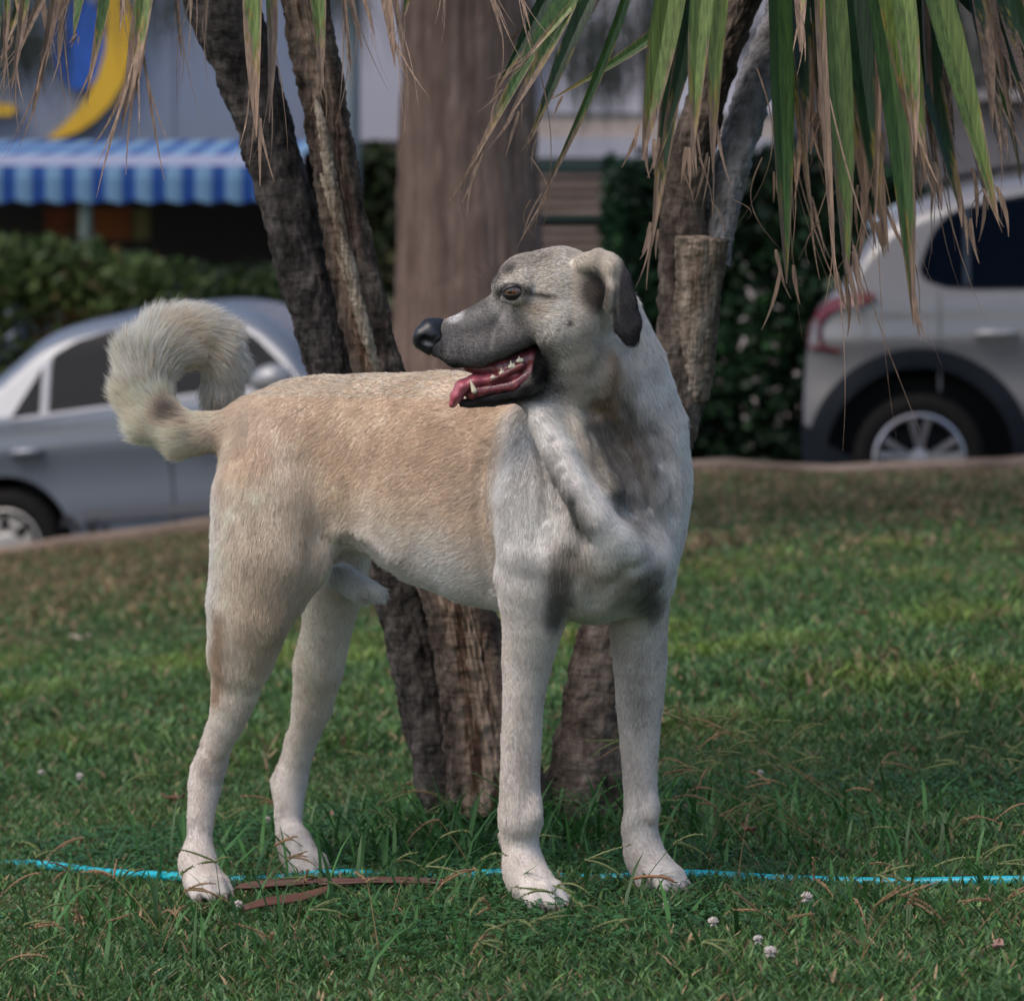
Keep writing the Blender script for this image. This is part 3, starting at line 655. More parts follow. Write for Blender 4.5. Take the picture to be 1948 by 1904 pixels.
# ---- car shell as lofted columns
def interp_curve(pts, x):
    return np.interp(x, [p[0] for p in pts], [p[1] for p in pts])
def smooth_curve(pts, n=160):
    """Catmull-Rom through (x, z) points, resampled; returns list"""
    out = []
    P_ = [Vector((a, b, 0)) for a, b in pts]
    for i in range(len(P_) - 1):
        p0 = P_[max(i - 1, 0)]; p1 = P_[i]; p2 = P_[i + 1]; p3 = P_[min(i + 2, len(P_) - 1)]
        for k in range(10):
            t = k / 10; q = 0.5 * ((2 * p1) + (p2 - p0) * t + (2 * p0 - 5 * p1 + 4 * p2 - p3) * t * t + (3 * p1 - p0 - 3 * p2 + p3) * t ** 3)
            out.append((q.x, q.y))
    out.append(pts[-1]); out.sort(); return out
class Car:
    def __init__(s, xr, xf, top, bottom, W, belt, tumble, wheels, arch, sill, tailround=.35, beltcurve=.03):
        s.xr, s.xf, s.W, s.belt, s.tumble, s.wheels, s.arch, s.sill = xr, xf, W, belt, tumble, wheels, arch, sill
        s.top = smooth_curve(top); s.bot = bottom; s.tr = tailround; s.bc = beltcurve
    def half(s, x, z):
        x = np.asarray(x, float); z = np.asarray(z, float)
        e = np.minimum(x - s.xr, s.xf - x); tr = s.tr
        k = np.clip(e / tr, 0, 1); plan = .80 + .20 * np.sqrt(np.clip(1 - (1 - k) ** 2, 0, 1))
        w_ = s.W / 2 * plan
        up = np.clip(z - s.belt, 0, 9)
        w_ = w_ - s.tumble * up - .0 
        lowf = np.clip((s.belt - z) / s.belt, 0, 1)
        w_ = w_ - .09 * lowf ** 2.6 + s.bc * np.exp(-((z - (s.belt - .16)) / .05) ** 2) * .35 - .012 * np.exp(-((z - (s.belt - .33)) / .12) ** 2)
        tz = interp_curve(s.top, x); rt = .13
        q = np.clip((z - (tz - rt)) / rt, 0, 1); w_ = w_ - .16 * (1 - np.sqrt(np.clip(1 - q * q, 0, 1)))
        return w_
    def bottom(s, x):
        b = interp_curve(s.bot, x)
        for wx in s.wheels:
            d = np.abs(x - wx); R_ = s.arch
            b = np.where(d < R_, np.maximum(b, s.wz + np.sqrt(np.clip(R_ * R_ - d * d, 0, None))), b)
        return b
    def shell(s, name, m, parent, wz):
        s.wz = wz
        xs = set(np.linspace(s.xr, s.xf, 150).tolist())
        for wx in s.wheels:
            for a in np.linspace(0, np.pi, 41): xs.add(float(wx + s.arch * math.cos(a) * .9999))
        for k in np.linspace(0, 1, 10): xs.add(s.xr + s.tr * k ** 2.2); xs.add(s.xf - s.tr * k ** 2.2)
        xs = np.array(sorted(x for x in xs if s.xr <= x <= s.xf))
        nz = 34; V = []; F = []
        for side in (-1, 1):
            base = len(V)
            for x in xs:
                b = float(s.bottom(x)); t = float(interp_curve(s.top, x))
                b = min(b, t - .05)
                for k in range(nz):
                    z = b + (t - b) * (1 - (1 - k / (nz - 1)) ** 1.5)
                    V.append((x, side * float(s.half(x, z)), z))
                for k in range(1, 5):           # over the top to the centre line
                    y = float(s.half(x, t)) * (1 - k / 4); V.append((x, side * y, t + .035 * math.sin(math.pi / 2 * k / 4)))
            n = nz + 4
            for i in range(len(xs) - 1):
                for k in range(n - 1):
                    q = (base + i * n + k, base + (i + 1) * n + k, base + (i + 1) * n + k + 1, base + i * n + k + 1)
                    F.append(q if side < 0 else q[::-1])
            s_n = n
        m_ = len(xs) * s_n
        for i in (0, len(xs) - 1):
            for k in range(s_n - 1):
                q = (i * s_n + k, m_ + i * s_n + k, m_ + i * s_n + k + 1, i * s_n + k + 1)
                F.append(q if i else q[::-1])
        return mesh_obj(name, V, F, m, parent, smooth=True, local=True)
    def patch(s, name, bot, top, m, parent, off=.004, side=-1, x0=None, x1=None, thick=.006, nx=50, nz=8, local=True):
        """panel lying on the side surface between two curves"""
        x0 = bot[0][0] if x0 is None else x0; x1 = bot[-1][0] if x1 is None else x1
        V, F = [], []
        for i in range(nx + 1):
            x = x0 + (x1 - x0) * i / nx
            b = float(interp_curve(bot, x)); t = float(interp_curve(top, x))
            if t < b: t = b
            for k in range(nz + 1):
                z = b + (t - b) * k / nz; V.append((x, side * (float(s.half(x, z)) + off), z))
        for i in range(nx):
            for k in range(nz): F.append((i * (nz + 1) + k, (i + 1) * (nz + 1) + k, (i + 1) * (nz + 1) + k + 1, i * (nz + 1) + k + 1))
        o = mesh_obj(name, V, F, m, parent, smooth=True, local=local)
        return o
def lathe(mb, prof, n=48, cy=0, cx=0, cz=0, col=None):
    """prof: (radius, y) pairs; axis along y"""
    V, F = [], []
    for r_, y in prof:
        for k in range(n): a = 2 * math.pi * k / n; V.append((cx + r_ * math.cos(a), cy + y, cz + r_ * math.sin(a)))
    for i in range(len(prof) - 1):
        for k in range(n): F.append((i * n + k, i * n + (k + 1) % n, (i + 1) * n + (k + 1) % n, (i + 1) * n + k))
    mb.add(V, F, col)
def wheel(parent, x, y, z, R_, rim, style, side, m_rim):
    t = MB(); w_ = .20
    lathe(t, [(rim * .98, -w_ / 2 + .01), (R_ * .80, -w_ / 2 - .004), (R_ * .93, -w_ / 2 + .004), (R_, -w_ / 2 + .035), (R_, w_ / 2 - .035), (R_ * .93, w_ / 2), (rim * .98, w_ / 2)])
    wo = bpy.data.objects.new("wheel", None); C.objects.link(wo); wo.parent = parent; wo.location = (x, y, z); wo.empty_display_size = .1
    if side > 0: wo.rotation_euler = (0, 0, math.pi)
    t.build("tyre", M_TYRE, wo, smooth=True, local=True)
    b = MB(); lathe(b, [(rim, -w_ / 2 + .0), (rim * .95, -w_ / 2 - .004), (rim * .90, -w_ / 2 + .012), (rim * .88, -w_ / 2 + .05), (rim * .86, w_ / 2 - .02)])
    if style == 'spoke':
        for k in range(5):
            a0 = 2 * math.pi * k / 5 + .30
            for da in (-.20, .20):
                a1 = a0 + da
                for (r0, r1, w0, w1, y0, y1) in ((.035, rim * .92, .020, .036, -w_ / 2 + .035, -w_ / 2 + .012),):
                    p0 = Vector((math.cos(a0) * r0, y0, math.sin(a0) * r0)); p1 = Vector((math.cos(a1) * r1, y1, math.sin(a1) * r1))
                    d = (p1 - p0).normalized(); s_ = Vector((-d.z, 0, d.x))
                    vs_ = []
                    for p, w__ in ((p0, w0), (p1, w1)):
                        for q, yy in ((-.5, 0), (.5, 0), (.5, .03), (-.5, .03)): vs_.append(p + s_ * w__ * q + Vector((0, yy, 0)))
                    b.add(vs_, [(0, 1, 5, 4), (1, 2, 6, 5), (2, 3, 7, 6), (3, 0, 4, 7), (0, 3, 2, 1), (4, 5, 6, 7)])
        lathe(b, [(.001, -w_ / 2 + .015), (.05, -w_ / 2 + .018), (.055, -w_ / 2 + .05)], 24)
    else:
        # pressed wheel cover: ring, hub and broad spokes with round openings
        lathe(b, [(.001, -w_ / 2 + .005), (.055, -w_ / 2 + .006), (.075, -w_ / 2 + .014)], 30)
        for k in range(7):
            a0 = 2 * math.pi * k / 7 + .2; pts = []
            for (r_, da) in ((.07, -.40), (.07, .40), (rim * .55, .20), (rim * .82, .36), (rim * .82, -.36), (rim * .55, -.20)):
                pts.append((math.cos(a0 + da) * r_, -w_ / 2 + .008 + .006 * (r_ < .1), math.sin(a0 + da) * r_))
            pts2 = [(p[0], p[1] + .012, p[2]) for p in pts]; n = len(pts)
            b.add(pts + pts2, [tuple(range(n)), tuple(range(2 * n - 1, n - 1, -1))] + [(i, (i + 1) % n, n + (i + 1) % n, n + i) for i in range(n)])
    b.build("rim", m_rim, wo, smooth=False, local=True)
    d = MB(); lathe(d, [(.001, -.01), (rim * .84, -.01)], 30); d.build("brake_disc", M_DARK, wo, local=True)
M_TYRE = mat("tyre_rubber", (.010, .010, .010), .85, noise=(14, .6, (.018, .016, .015)), spec=.1)
M_DARK = mat("dark_plastic", (.006, .007, .009), .6, noise=(30, .4, (.010, .011, .013)), spec=.15)
M_CLAD = mat("black_cladding", (.008, .011, .016), .6, noise=(40, .5, (.012, .016, .022)), spec=.15)
M_GLASS = mat("tinted_glass", (.002, .004, .009), .08, spec=.05, noise=(2, .3, (.004, .007, .013)))
M_RIM = mat("rim_alloy", (.40, .40, .44), .35, metal=.85, noise=(20, .3, (.28, .28, .30)))
M_RIM2 = mat("rim_cover", (.42, .40, .38), .45, metal=.4, noise=(20, .4, (.26, .24, .22)))
M_LAMP = mat("tail_lamp", (.11, .0015, .006), .4, coat=.15, noise=(25, .4, (.08, .004, .010)))
M_CHROME = mat("trim_metal", (.14, .15, .18), .35, metal=.5, noise=(30, .2, (.10, .10, .12)))
def paint(name, c, c2, metal=.35): return mat(name, c, .34, metal=metal, coat=.8, noise=(2.2, .5, c2), spec=.5)

# ---- sedan
KS = 1 / 369.
def sx(u, v): return ((u - 15) * KS, (1122 - v) * KS)
def sedan():
    y0 = 17.35
    o = P(15, 1122, y0)
    root = empty("sedan", (o[0], y0, o[2]))
    top = [(-1.02, .62), (-1.00, .82), (-.93, .96), (-.75, 1.02), (-.42, 1.06), (-.22, 1.11), sx(0, 691), sx(40, 661), sx(90, 623), sx(140, 604), sx(200, 594), sx(300, 586), sx(400, 583), sx(470, 590), sx(530, 612), sx(588, 662), sx(632, 718), (1.90, .99), (2.2, .95), (2.75, .89), (3.10, .80), (3.28, .66), (3.32, .52)]
    bot = [(-1.02, .42), (-.95, .27), (-.5, .23), (.4, .20), (2.1, .20), (3.0, .22), (3.32, .32)]
    car = Car(-1.02, 3.32, top, bot, 1.69, .93, .42, (0, 2.50), .36, .2, tailround=.45)
    body = car.shell("body", paint("silver_blue_paint", (.14, .16, .20), (.125, .145, .18), metal=.15), root, .29)
    wtop = [sx(90, 770), sx(118, 690), sx(150, 645), sx(185, 626), sx(260, 615), sx(400, 612), sx(450, 622), sx(500, 655), sx(560, 725)]
    def wl(a, c): 
        xa, xc = (a - 15) * KS, (c - 15) * KS
        bt = [(xa, (1122 - (773 - (a - 45) * .06)) * KS), (xc, (1122 - (773 - (c - 45) * .06)) * KS)]
        return bt
    tops = [sx(45, 773), sx(75, 725), sx(102, 682), sx(130, 655), sx(170, 635), sx(230, 622), sx(330, 615), sx(430, 614), sx(475, 625), sx(525, 655), sx(585, 715), sx(612, 748)]
    for a, c in ((46, 103), (121, 335), (352, 604)):
        for sd_ in (-1, 1): car.patch("window", wl(a, c), tops, M_GLASS, root, off=.004, side=sd_)
    frame = [(a, b + .016) for a, b in tops]; 
    for sd_ in (-1, 1):
        car.patch("window_frame", [(sx(112, 0)[0] - .018, sx(0, 771)[1]), (sx(112, 0)[0] + .018, sx(0, 771)[1])], tops, M_CHROME, root, off=.007, side=sd_, nx=2)
        car.patch("door_pillar", [(sx(343, 0)[0] - .022, sx(0, 757)[1]), (sx(343, 0)[0] + .022, sx(0, 757)[1])], tops, mat("pillar_paint", (.19, .21, .24), .4, metal=.2), root, off=.006, side=sd_, nx=2)
        car.patch("belt_trim", [(a, b - .020) for a, b in wl(40, 612)], wl(40, 612), M_CHROME, root, off=.008, side=sd_, nz=2)
        # side moulding strip and seams
        zz = (1122 - 958) * KS
        car.patch("side_moulding", [(.42, zz - .05), (2.10, zz - .05)], [(.42, zz + .01), (2.10, zz + .01)], mat("moulding", (.125, .13, .15), .45, metal=.2), root, off=.014, side=sd_, nz=3)
        for xx in (.915, 2.02):
            car.patch("door_seam", [(xx, .24), (xx + .007, .24)], [(xx, .88), (xx + .007, .88)], M_DARK, root, off=.003, side=sd_, nx=1)
        sw = sx(40, 0)[0]
        for hx in (.16, 1.10):
            hb = MB(); z_ = .76 + .02 * hx
            yy = sd_ * float(car.half(hx, z_))
            hb.tube([(hx - .085, yy + sd_ * .002, z_), (hx - .06, yy + sd_ * .03, z_ + .004), (hx + .06, yy + sd_ * .03, z_ + .004), (hx + .085, yy + sd_ * .002, z_)], [.014, .019, .019, .014], 10)
            hb.build("door_handle", mat("handle_paint", (.22, .24, .28), .35, metal=.3, coat=.5), root, smooth=True, local=True)
        mbm = MB(); mx_, mz_ = sx(572, 737)
        yy = sd_ * (float(car.half(mx_, mz_)) + .10)
        V, F = [], []
        for i in range(9):
            for k in range(16):
                a = math.pi * i / 8; b = 2 * math.pi * k / 16
                V.append((mx_ + .125 * math.cos(a) * (1 if math.cos(a) < 0 else .85), yy + .085 * math.sin(a) * math.cos(b), mz_ + .082 * math.sin(a) * math.sin(b)))
        F = [(i * 16 + k, i * 16 + (k + 1) % 16, (i + 1) * 16 + (k + 1) % 16, (i + 1) * 16 + k) for i in range(8) for k in range(16)]
        mbm.add(V, F); mbm.build("mirror", mat("mirror_paint", (.26, .265, .28), .35, metal=.2, coat=.6), root, smooth=True, local=True)
        car.patch("tail_lamp", [(-1.0, .74), (-.80, .76)], [(-1.0, .92), (-.80, .92)], M_LAMP, root, off=.004, side=sd_, nx=8)
        car.patch("headlight", [(2.95, .58), (3.25, .56)], [(2.95, .76), (3.25, .66)], mat("headlight_glass", (.5, .52, .55), .1, coat=.9), root, off=.004, side=sd_, nx=8)
    # dark stickers low on the rear door: paw-like marks
    for (u, v, ru, rv, rt) in ((140, 975, 15, 10, .5), (158, 988, 9, 8, 0), (186, 992, 13, 9, -.6), (193, 1000, 8, 9, 0), (196, 980, 7, 6, 0), (214, 993, 7, 10, .3), (222, 1003, 6, 5, 0)):
        cx_, cz_ = sx(u, v); V = []
        for k in range(14):
            a = 2 * math.pi * k / 14; q = 1 + .18 * math.cos(3 * a + u); dx = math.cos(a) * ru * q * KS; dz = math.sin(a) * rv * q * KS
            x_ = cx_ + dx * math.cos(rt) - dz * math.sin(rt); z_ = cz_ + dx * math.sin(rt) + dz * math.cos(rt)
            V.append((x_, -(float(car.half(x_, z_)) + .004), z_))
        mesh_obj("sticker", V, [tuple(range(14))], mat("sticker", (.022, .022, .026), .5), root, local=True)
    for wx in (0, 2.50):
        for sd_ in (-1, 1): wheel(root, wx, sd_ * .74, .29, .29, .195, 'cover', sd_, M_RIM2)
    ub = MB(); ub.box((1.15, 0, .42), (4.0, 1.30, .36)); ub.build("underbody", M_DARK, root, local=True)
    # antenna base on the roof
    ab = MB(); ab.tube([(sx(205, 0)[0] - .05, 0, sx(0, 596)[1] + .03), (sx(205, 0)[0], 0, sx(0, 585)[1] + .02), (sx(205, 0)[0] + .05, 0, sx(0, 592)[1] + .02)], [.01, .022, .008], 8); ab.build("antenna", M_CLAD, root, smooth=True, local=True)
    root.location = Vector((o[0] + .18, y0 + .82, o[2] - .065))
    root.rotation_euler = (0, -math.radians(4.2), KA)
    tag(root, "silver blue sedan parked nose right beyond the kerb behind the dog's tail", "car")
sedan()

# ---- white hatchback with black arches
KV = 1 / 396.
def vx(u, v): return ((u - 1748) * KV, (1000 - v) * KV)
def suv():
    y0 = 16.15
    o = P(1748, 1000, y0)
    root = empty("compact_suv", (o[0], y0, o[2]))
    top = [vx(1527, 760), vx(1531, 690), vx(1545, 610), vx(1575, 565), vx(1606, 535), vx(1635, 480), vx(1664, 440), vx(1700, 405), vx(1760, 378), vx(1830, 358), vx(1948, 340), (1.0, 1.68), (1.5, 1.655), (1.85, 1.56), (2.25, 1.28), (2.55, 1.08), (3.0, 1.00), (3.3, .88), (3.42, .62)]
    bot = [(-.566, .30), (-.50, .26), (.4, .26), (2.2, .26), (3.2, .26), (3.42, .34)]
    car = Car(vx(1527, 0)[0], 3.42, top, bot, 1.76, 1.05, .34, (0, 2.54), .45, .26, tailround=.40, beltcurve=.04)
    car.shell("body", paint("white_paint", (.20, .195, .205), (.18, .175, .185), metal=.05), root, .317)
    tops = [vx(1750, 515), vx(1758, 490), vx(1775, 450), vx(1800, 418), vx(1830, 404), vx(1900, 388), vx(1948, 380), (1.0, 1.585), (1.55, 1.55), (1.85, 1.42), (2.1, 1.16)]
    bots = [vx(1750, 515), vx(1762, 532), vx(1800, 545), vx(1860, 549), vx(1948, 549), (2.1, 1.14)]
    for sd_ in (-1, 1):
        car.patch("window_surround", [(a, b - .014) for a, b in bots], [(a, b + .016) for a, b in tops], M_CLAD, root, off=.003, side=sd_, nx=90)
        for a, c in ((1754, 1832), (1846, 2150), (2170, 2560)):
            xa, xc = (a - 1748) * KV, (c - 1748) * KV
            car.patch("window", [(x, float(interp_curve(bots, x))) for x in np.linspace(xa, xc, 12)], tops, M_GLASS, root, off=.008, side=sd_)
        car.patch("pillar_trim", [((1834 - 1748) * KV, 1.15), ((1844 - 1748) * KV, 1.15)], tops, mat("pillar_gloss", (.04, .055, .075), .15, coat=.6), root, off=.010, side=sd_, nx=2)
        # arch cladding bands
        for wx in (0, 2.54):
            V, F = [], []; n = 60
            for i in range(n + 1):
                a = math.pi * i / n * 1.06 - .03 * math.pi
                for rr2 in (.448, .50, .545):
                    x_ = wx + rr2 * 1.0 * math.cos(a); z_ = .317 + rr2 * math.sin(a) * .98; 
                    z_ = max(z_, .22)
                    V.append((x_, sd_ * (float(car.half(x_, z_)) + (.018 if rr2 < .53 else .006)), z_))
            for i in range(n):
                for k in range(2): F.append((i * 3 + k, (i + 1) * 3 + k, (i + 1) * 3 + k + 1, i * 3 + k + 1))
            mesh_obj("arch_cladding", V, F, M_CLAD, root, smooth=True, local=True)
        car.patch("sill_cladding", [(.50, .26), (2.05, .26)], [(.50, .40), (2.05, .40)], M_CLAD, root, off=.016, side=sd_, nz=3)
        # bumper cladding, rising to the rear corner
        car.patch("bumper_cladding", [vx(1524, 960), vx(1650, 975)], [vx(1524, 805), vx(1540, 812), vx(1580, 848), vx(1615, 866), vx(1650, 868)], M_CLAD, root, off=.016, side=sd_, nx=24)
        # boomerang tail lamp
        Vo = [vx(1541, 664), vx(1538, 640), vx(1544, 612), vx(1558, 590), vx(1580, 572), vx(1606, 562), vx(1640, 556), vx(1666, 560)]
        Vi = [vx(1606, 664), vx(1572, 660), vx(1560, 640), vx(1563, 616), vx(1580, 598), vx(1604, 586), vx(1640, 582), vx(1664, 572)]
        Vo = [vx(1600, 672)] + Vo[:]; Vi = [vx(1600, 664)] + Vi[1:2] + Vi[1:]
        V, F = [], []
        for (a, b), (c, d) in zip(Vo, Vi):
            V += [(a, sd_ * (float(car.half(a, b)) + .020), b), (c, sd_ * (float(car.half(c, d)) + .020), d)]
        for i in range(len(Vo) - 1): F.append((2 * i, 2 * i + 1, 2 * i + 3, 2 * i + 2))
        tl_ = mesh_obj("tail_lamp", V, F, M_LAMP, root, local=True)
        so = tl_.modifiers.new('t', 'SOLIDIFY'); so.thickness = .012; so.offset = 0
        hb = MB(); hx, hz = vx(1893, 640)
        for hx in (hx, hx + 1.05):
            yy = sd_ * float(car.half(hx, hz)); hb = MB()
            hb.tube([(hx - .10, yy, hz), (hx - .07, yy + sd_ * .032, hz + .006), (hx + .07, yy + sd_ * .032, hz + .006), (hx + .10, yy, hz)], [.012, .018, .018, .012], 10)
            hb.build("door_handle", mat("handle_white", (.30, .295, .31), .3, coat=.6), root, smooth=True, local=True)
        car.patch("door_seam", [vx(1785, 745), vx(1789, 745)], [vx(1785, 560), vx(1789, 560)], mat("seam", (.12, .12, .13), .6), root, off=.003, side=sd_, nx=1)
        car.patch("front_door_seam", [vx(2180, 850), vx(2184, 850)], [vx(2180, 560), vx(2184, 560)], mat("seam2", (.12, .12, .13), .6), root, off=.003, side=sd_, nx=1)
        rb = MB(); n = 20
        rb.tube([(x, sd_ * (float(car.half(x, 1.45)) - .155), float(interp_curve(car.top, x)) + .052) for x in np.linspace(.12, 1.55, n)], .014, 8)
        rb.build("roof_rail", M_DARK, root, smooth=True, local=True)
    V = []
    sp = MB(); x0, z0 = vx(1653, 424); x1, z1 = vx(1720, 398)
    sp.add([(x0, -.58, z0 - .035), (x0, .58, z0 - .035), (x0, .58, z0 + .012), (x0, -.58, z0 + .012), (x1, -.60, z1 - .03), (x1, .60, z1 - .03), (x1, .60, z1 + .045), (x1, -.60, z1 + .045)], [(0, 1, 2, 3), (4, 7, 6, 5), (0, 4, 5, 1), (3, 2, 6, 7), (0, 3, 7, 4), (1, 5, 6, 2)])
    sp.build("spoiler", mat("spoiler_blue_lit", (.30, .36, .45), .25, coat=.9), root, local=True, bevel=.012)  # blue light falling on the spoiler is put into its colour
    rw = MB(); xa, za = vx(1600, 560); xb, zb_ = vx(1655, 455)
    rw.add([(xa - .03, -.55, za), (xa - .03, .55, za), (xb - .03, .50, zb_), (xb - .03, -.50, zb_)], [(0, 1, 2, 3)]); rw.build("rear_window", M_GLASS, root, local=True)
    for wx in (0, 2.54):
        for sd_ in (-1, 1): wheel(root, wx, sd_ * .77, .317, .317, .222, 'spoke', sd_, M_RIM)
    ub = MB(); ub.box((1.4, 0, .50), (3.7, 1.30, .42)); ub.build("underbody", M_DARK, root, local=True)
    root.location = Vector((o[0] + .10, y0 + .85, o[2]))
    root.rotation_euler = (0, -math.radians(.6), KA * .55)
    tag(root, "white compact suv with black wheel arch cladding and red rear lamp, parked at right", "car")
suv()

# ================================================================= BUILDINGS AND GARDENS
def panel(name, u0, v0, u1, v1, Y, thick, m, parent=None):
    a = P(u0, v0, Y); b = P(u1, v1, Y)
    mb = MB(); mb.box(((a[0] + b[0]) / 2, Y + thick / 2, (a[2] + b[2]) / 2), (abs(b[0] - a[0]), thick, abs(a[2] - b[2])))
    return mb.build(name, m, parent)
m_face = mat("facade_grey", (.165, .195, .265), .75, noise=(1.2, .35, (.14, .165, .23)), bump=(60, .2, .01))
shop = empty("shop_building", (-6.0, 30, -.8)); tag(shop, "blue grey shop front building with round blue and yellow sign above a striped awning", "building")
panel("wall", -2600, -700, 745, 282, 30, 6, m_face, shop)
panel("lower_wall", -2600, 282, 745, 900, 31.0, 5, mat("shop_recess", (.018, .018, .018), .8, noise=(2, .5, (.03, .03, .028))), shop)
for u in (-470, -160, 160, 325, 575):
    panel("wall_seam", u, -690, u + 6, 280, 29.985, .012, mat("seam_grey", (.17, .195, .25), .7), shop)
panel("awning_housing", -2600, 268, 745, 286, 29.6, .4, mat("housing", (.08, .09, .11), .6), shop)
m_pale = mat("pale_wall", (.36, .36, .42), .8, noise=(.9, .4, (.31, .31, .37)), bump=(50, .2, .01))
panel("side_wing", 640, -700, 984, 268, 29.2, .8, m_pale, shop)
# sign: raised yellow crescent with a blue disc inside its curve
def flat_shape(name, pts, Y, thick, m, parent):
    n = len(pts); V = [P(u, v, Y) for u, v in pts] + [P(u, v, Y) + np.array((0, thick, 0)) for u, v in pts]
    o = mesh_obj(name, V, [tuple(range(n))[::-1], tuple(range(n, 2 * n))] + [(i, (i + 1) % n, n + (i + 1) % n, n + i) for i in range(n)], m, parent)
    return o
m_yel = mat("sign_yellow", (.62, .36, .012), .5, noise=(3, .3, (.54, .30, .01)))
m_blue = mat("sign_blue", (.008, .075, .34), .5, noise=(3, .3, (.006, .06, .28)))
sign = empty("wall_sign", P(170, 150, 29.9)); tag(sign, "raised yellow crescent and blue disc sign on the grey facade", "sign")
outer = [(88, 266), (118, 262), (150, 250), (182, 228), (212, 196), (236, 155), (250, 105), (252, 50), (243, 0), (225, -45), (195, -85)]
inner = [(176, -75), (192, -40), (201, 0), (204, 50), (199, 100), (187, 142), (168, 180), (145, 212), (118, 240)]
flat_shape("crescent", outer + inner, 29.86, .10, m_yel, sign)
disc = [(150 + 50 * math.cos(a), 84 + 88 * math.sin(a)) for a in np.linspace(0, 2 * math.pi, 40, endpoint=False)]
flat_shape("disc", disc, 29.88, .08, m_blue, sign)
flat_shape("crescent_shadow", [(186 + 26 * math.cos(a), 84 + 80 * math.sin(a)) for a in np.linspace(0, 2 * math.pi, 40, endpoint=False)], 29.90, .06, mat("sign_shadow", (.035, .04, .055), .6), sign)  # the crescent's shadow, modelled as a dark flat shape
flat_shape("yellow_stroke", [(-120, 190), (20, 198), (34, 208), (20, 220), (-120, 224)], 29.86, .10, m_yel, sign)
# awning with striped cloth
m_ablue = mat("awning_blue", (.001, .048, .22), .8, noise=(12, .4, (.008, .07, .34)), bump=(80, .3, .004))
m_awht = mat("awning_white", (.15, .28, .44), .8, noise=(12, .4, (.12, .24, .39)), bump=(80, .3, .004))
awn = empty("awning", P(0, 330, 27.5)); tag(awn, "blue and white striped shop awning with a scalloped valance", "awning")
pitch = 57.0; VA, FA, MA = [], [], []
YA = 27.2
def awn_cell(u0, u1, mi):
    n0 = len(VA); n = 5
    rows = [(270, 29.55), (283, 28.4), (297, YA), (316, YA - .02), (340, YA - .03), (384, YA - .01)]
    for i in range(n + 1):
        u = u0 + (u1 - u0) * i / n
        for (v, Y_) in rows:
            sc_ = Y_ / YA
            wob = .007 * math.sin(u * .11) * (v > 320); dv = 3.0 * math.cos((u % pitch) / pitch * 2 * math.pi) if v > 380 else 0
            q = P(u, v + dv, YA); 
            xx = q[0]; zz = P(u, v + dv, Y_)[2]
            VA.append((xx, Y_ + wob, zz))
    for i in range(n):
        for k in range(len(rows) - 1):
            FA.append((n0 + i * 6 + k, n0 + (i + 1) * 6 + k, n0 + (i + 1) * 6 + k + 1, n0 + i * 6 + k + 1)); MA.append(mi if not (2 <= k < 3) else 2)
u = -520.0 + 11
while u < 570:
    awn_cell(u, min(u + pitch * .48, 580), 0); awn_cell(u + pitch * .48, min(u + pitch, 580), 1); u += pitch
m_band = mat("awning_band", (.34, .37, .52), .8, noise=(12, .3, (.29, .32, .46)))
ob = mesh_obj("cloth", VA, FA, None, awn, mats=[m_ablue, m_awht, m_band], midx=MA)
so = ob.modifiers.new('t', 'SOLIDIFY'); so.thickness = .01
for u in (163, -300):
    mb = MB(); a = P(u, 384, 27.3); b = P(u, 700, 27.3); mb.tube([tuple(a), (b[0], b[1], -1.2)], .055, 10); mb.build("post", mat("post_green", (.10, .14, .12), .6, noise=(5, .4, (.07, .10, .09))), awn)
# lit garden terrace things seen under the awning
post = empty("orange_posters", P(160, 430, 28.6)); tag(post, "row of orange posters in the shade under the striped awning", "posters")
for (u0, u1, c) in ((85, 130, (.20, .050, .010)), (135, 158, (.14, .045, .010)), (176, 250, (.24, .070, .012)), (254, 284, (.16, .15, .045))):
    panel("poster", u0, 396, u1, 456, 28.6, .05, mat("poster", c, .8, noise=(3, .8, (c[0] * .3, c[1] * .5, c[2]))), post)
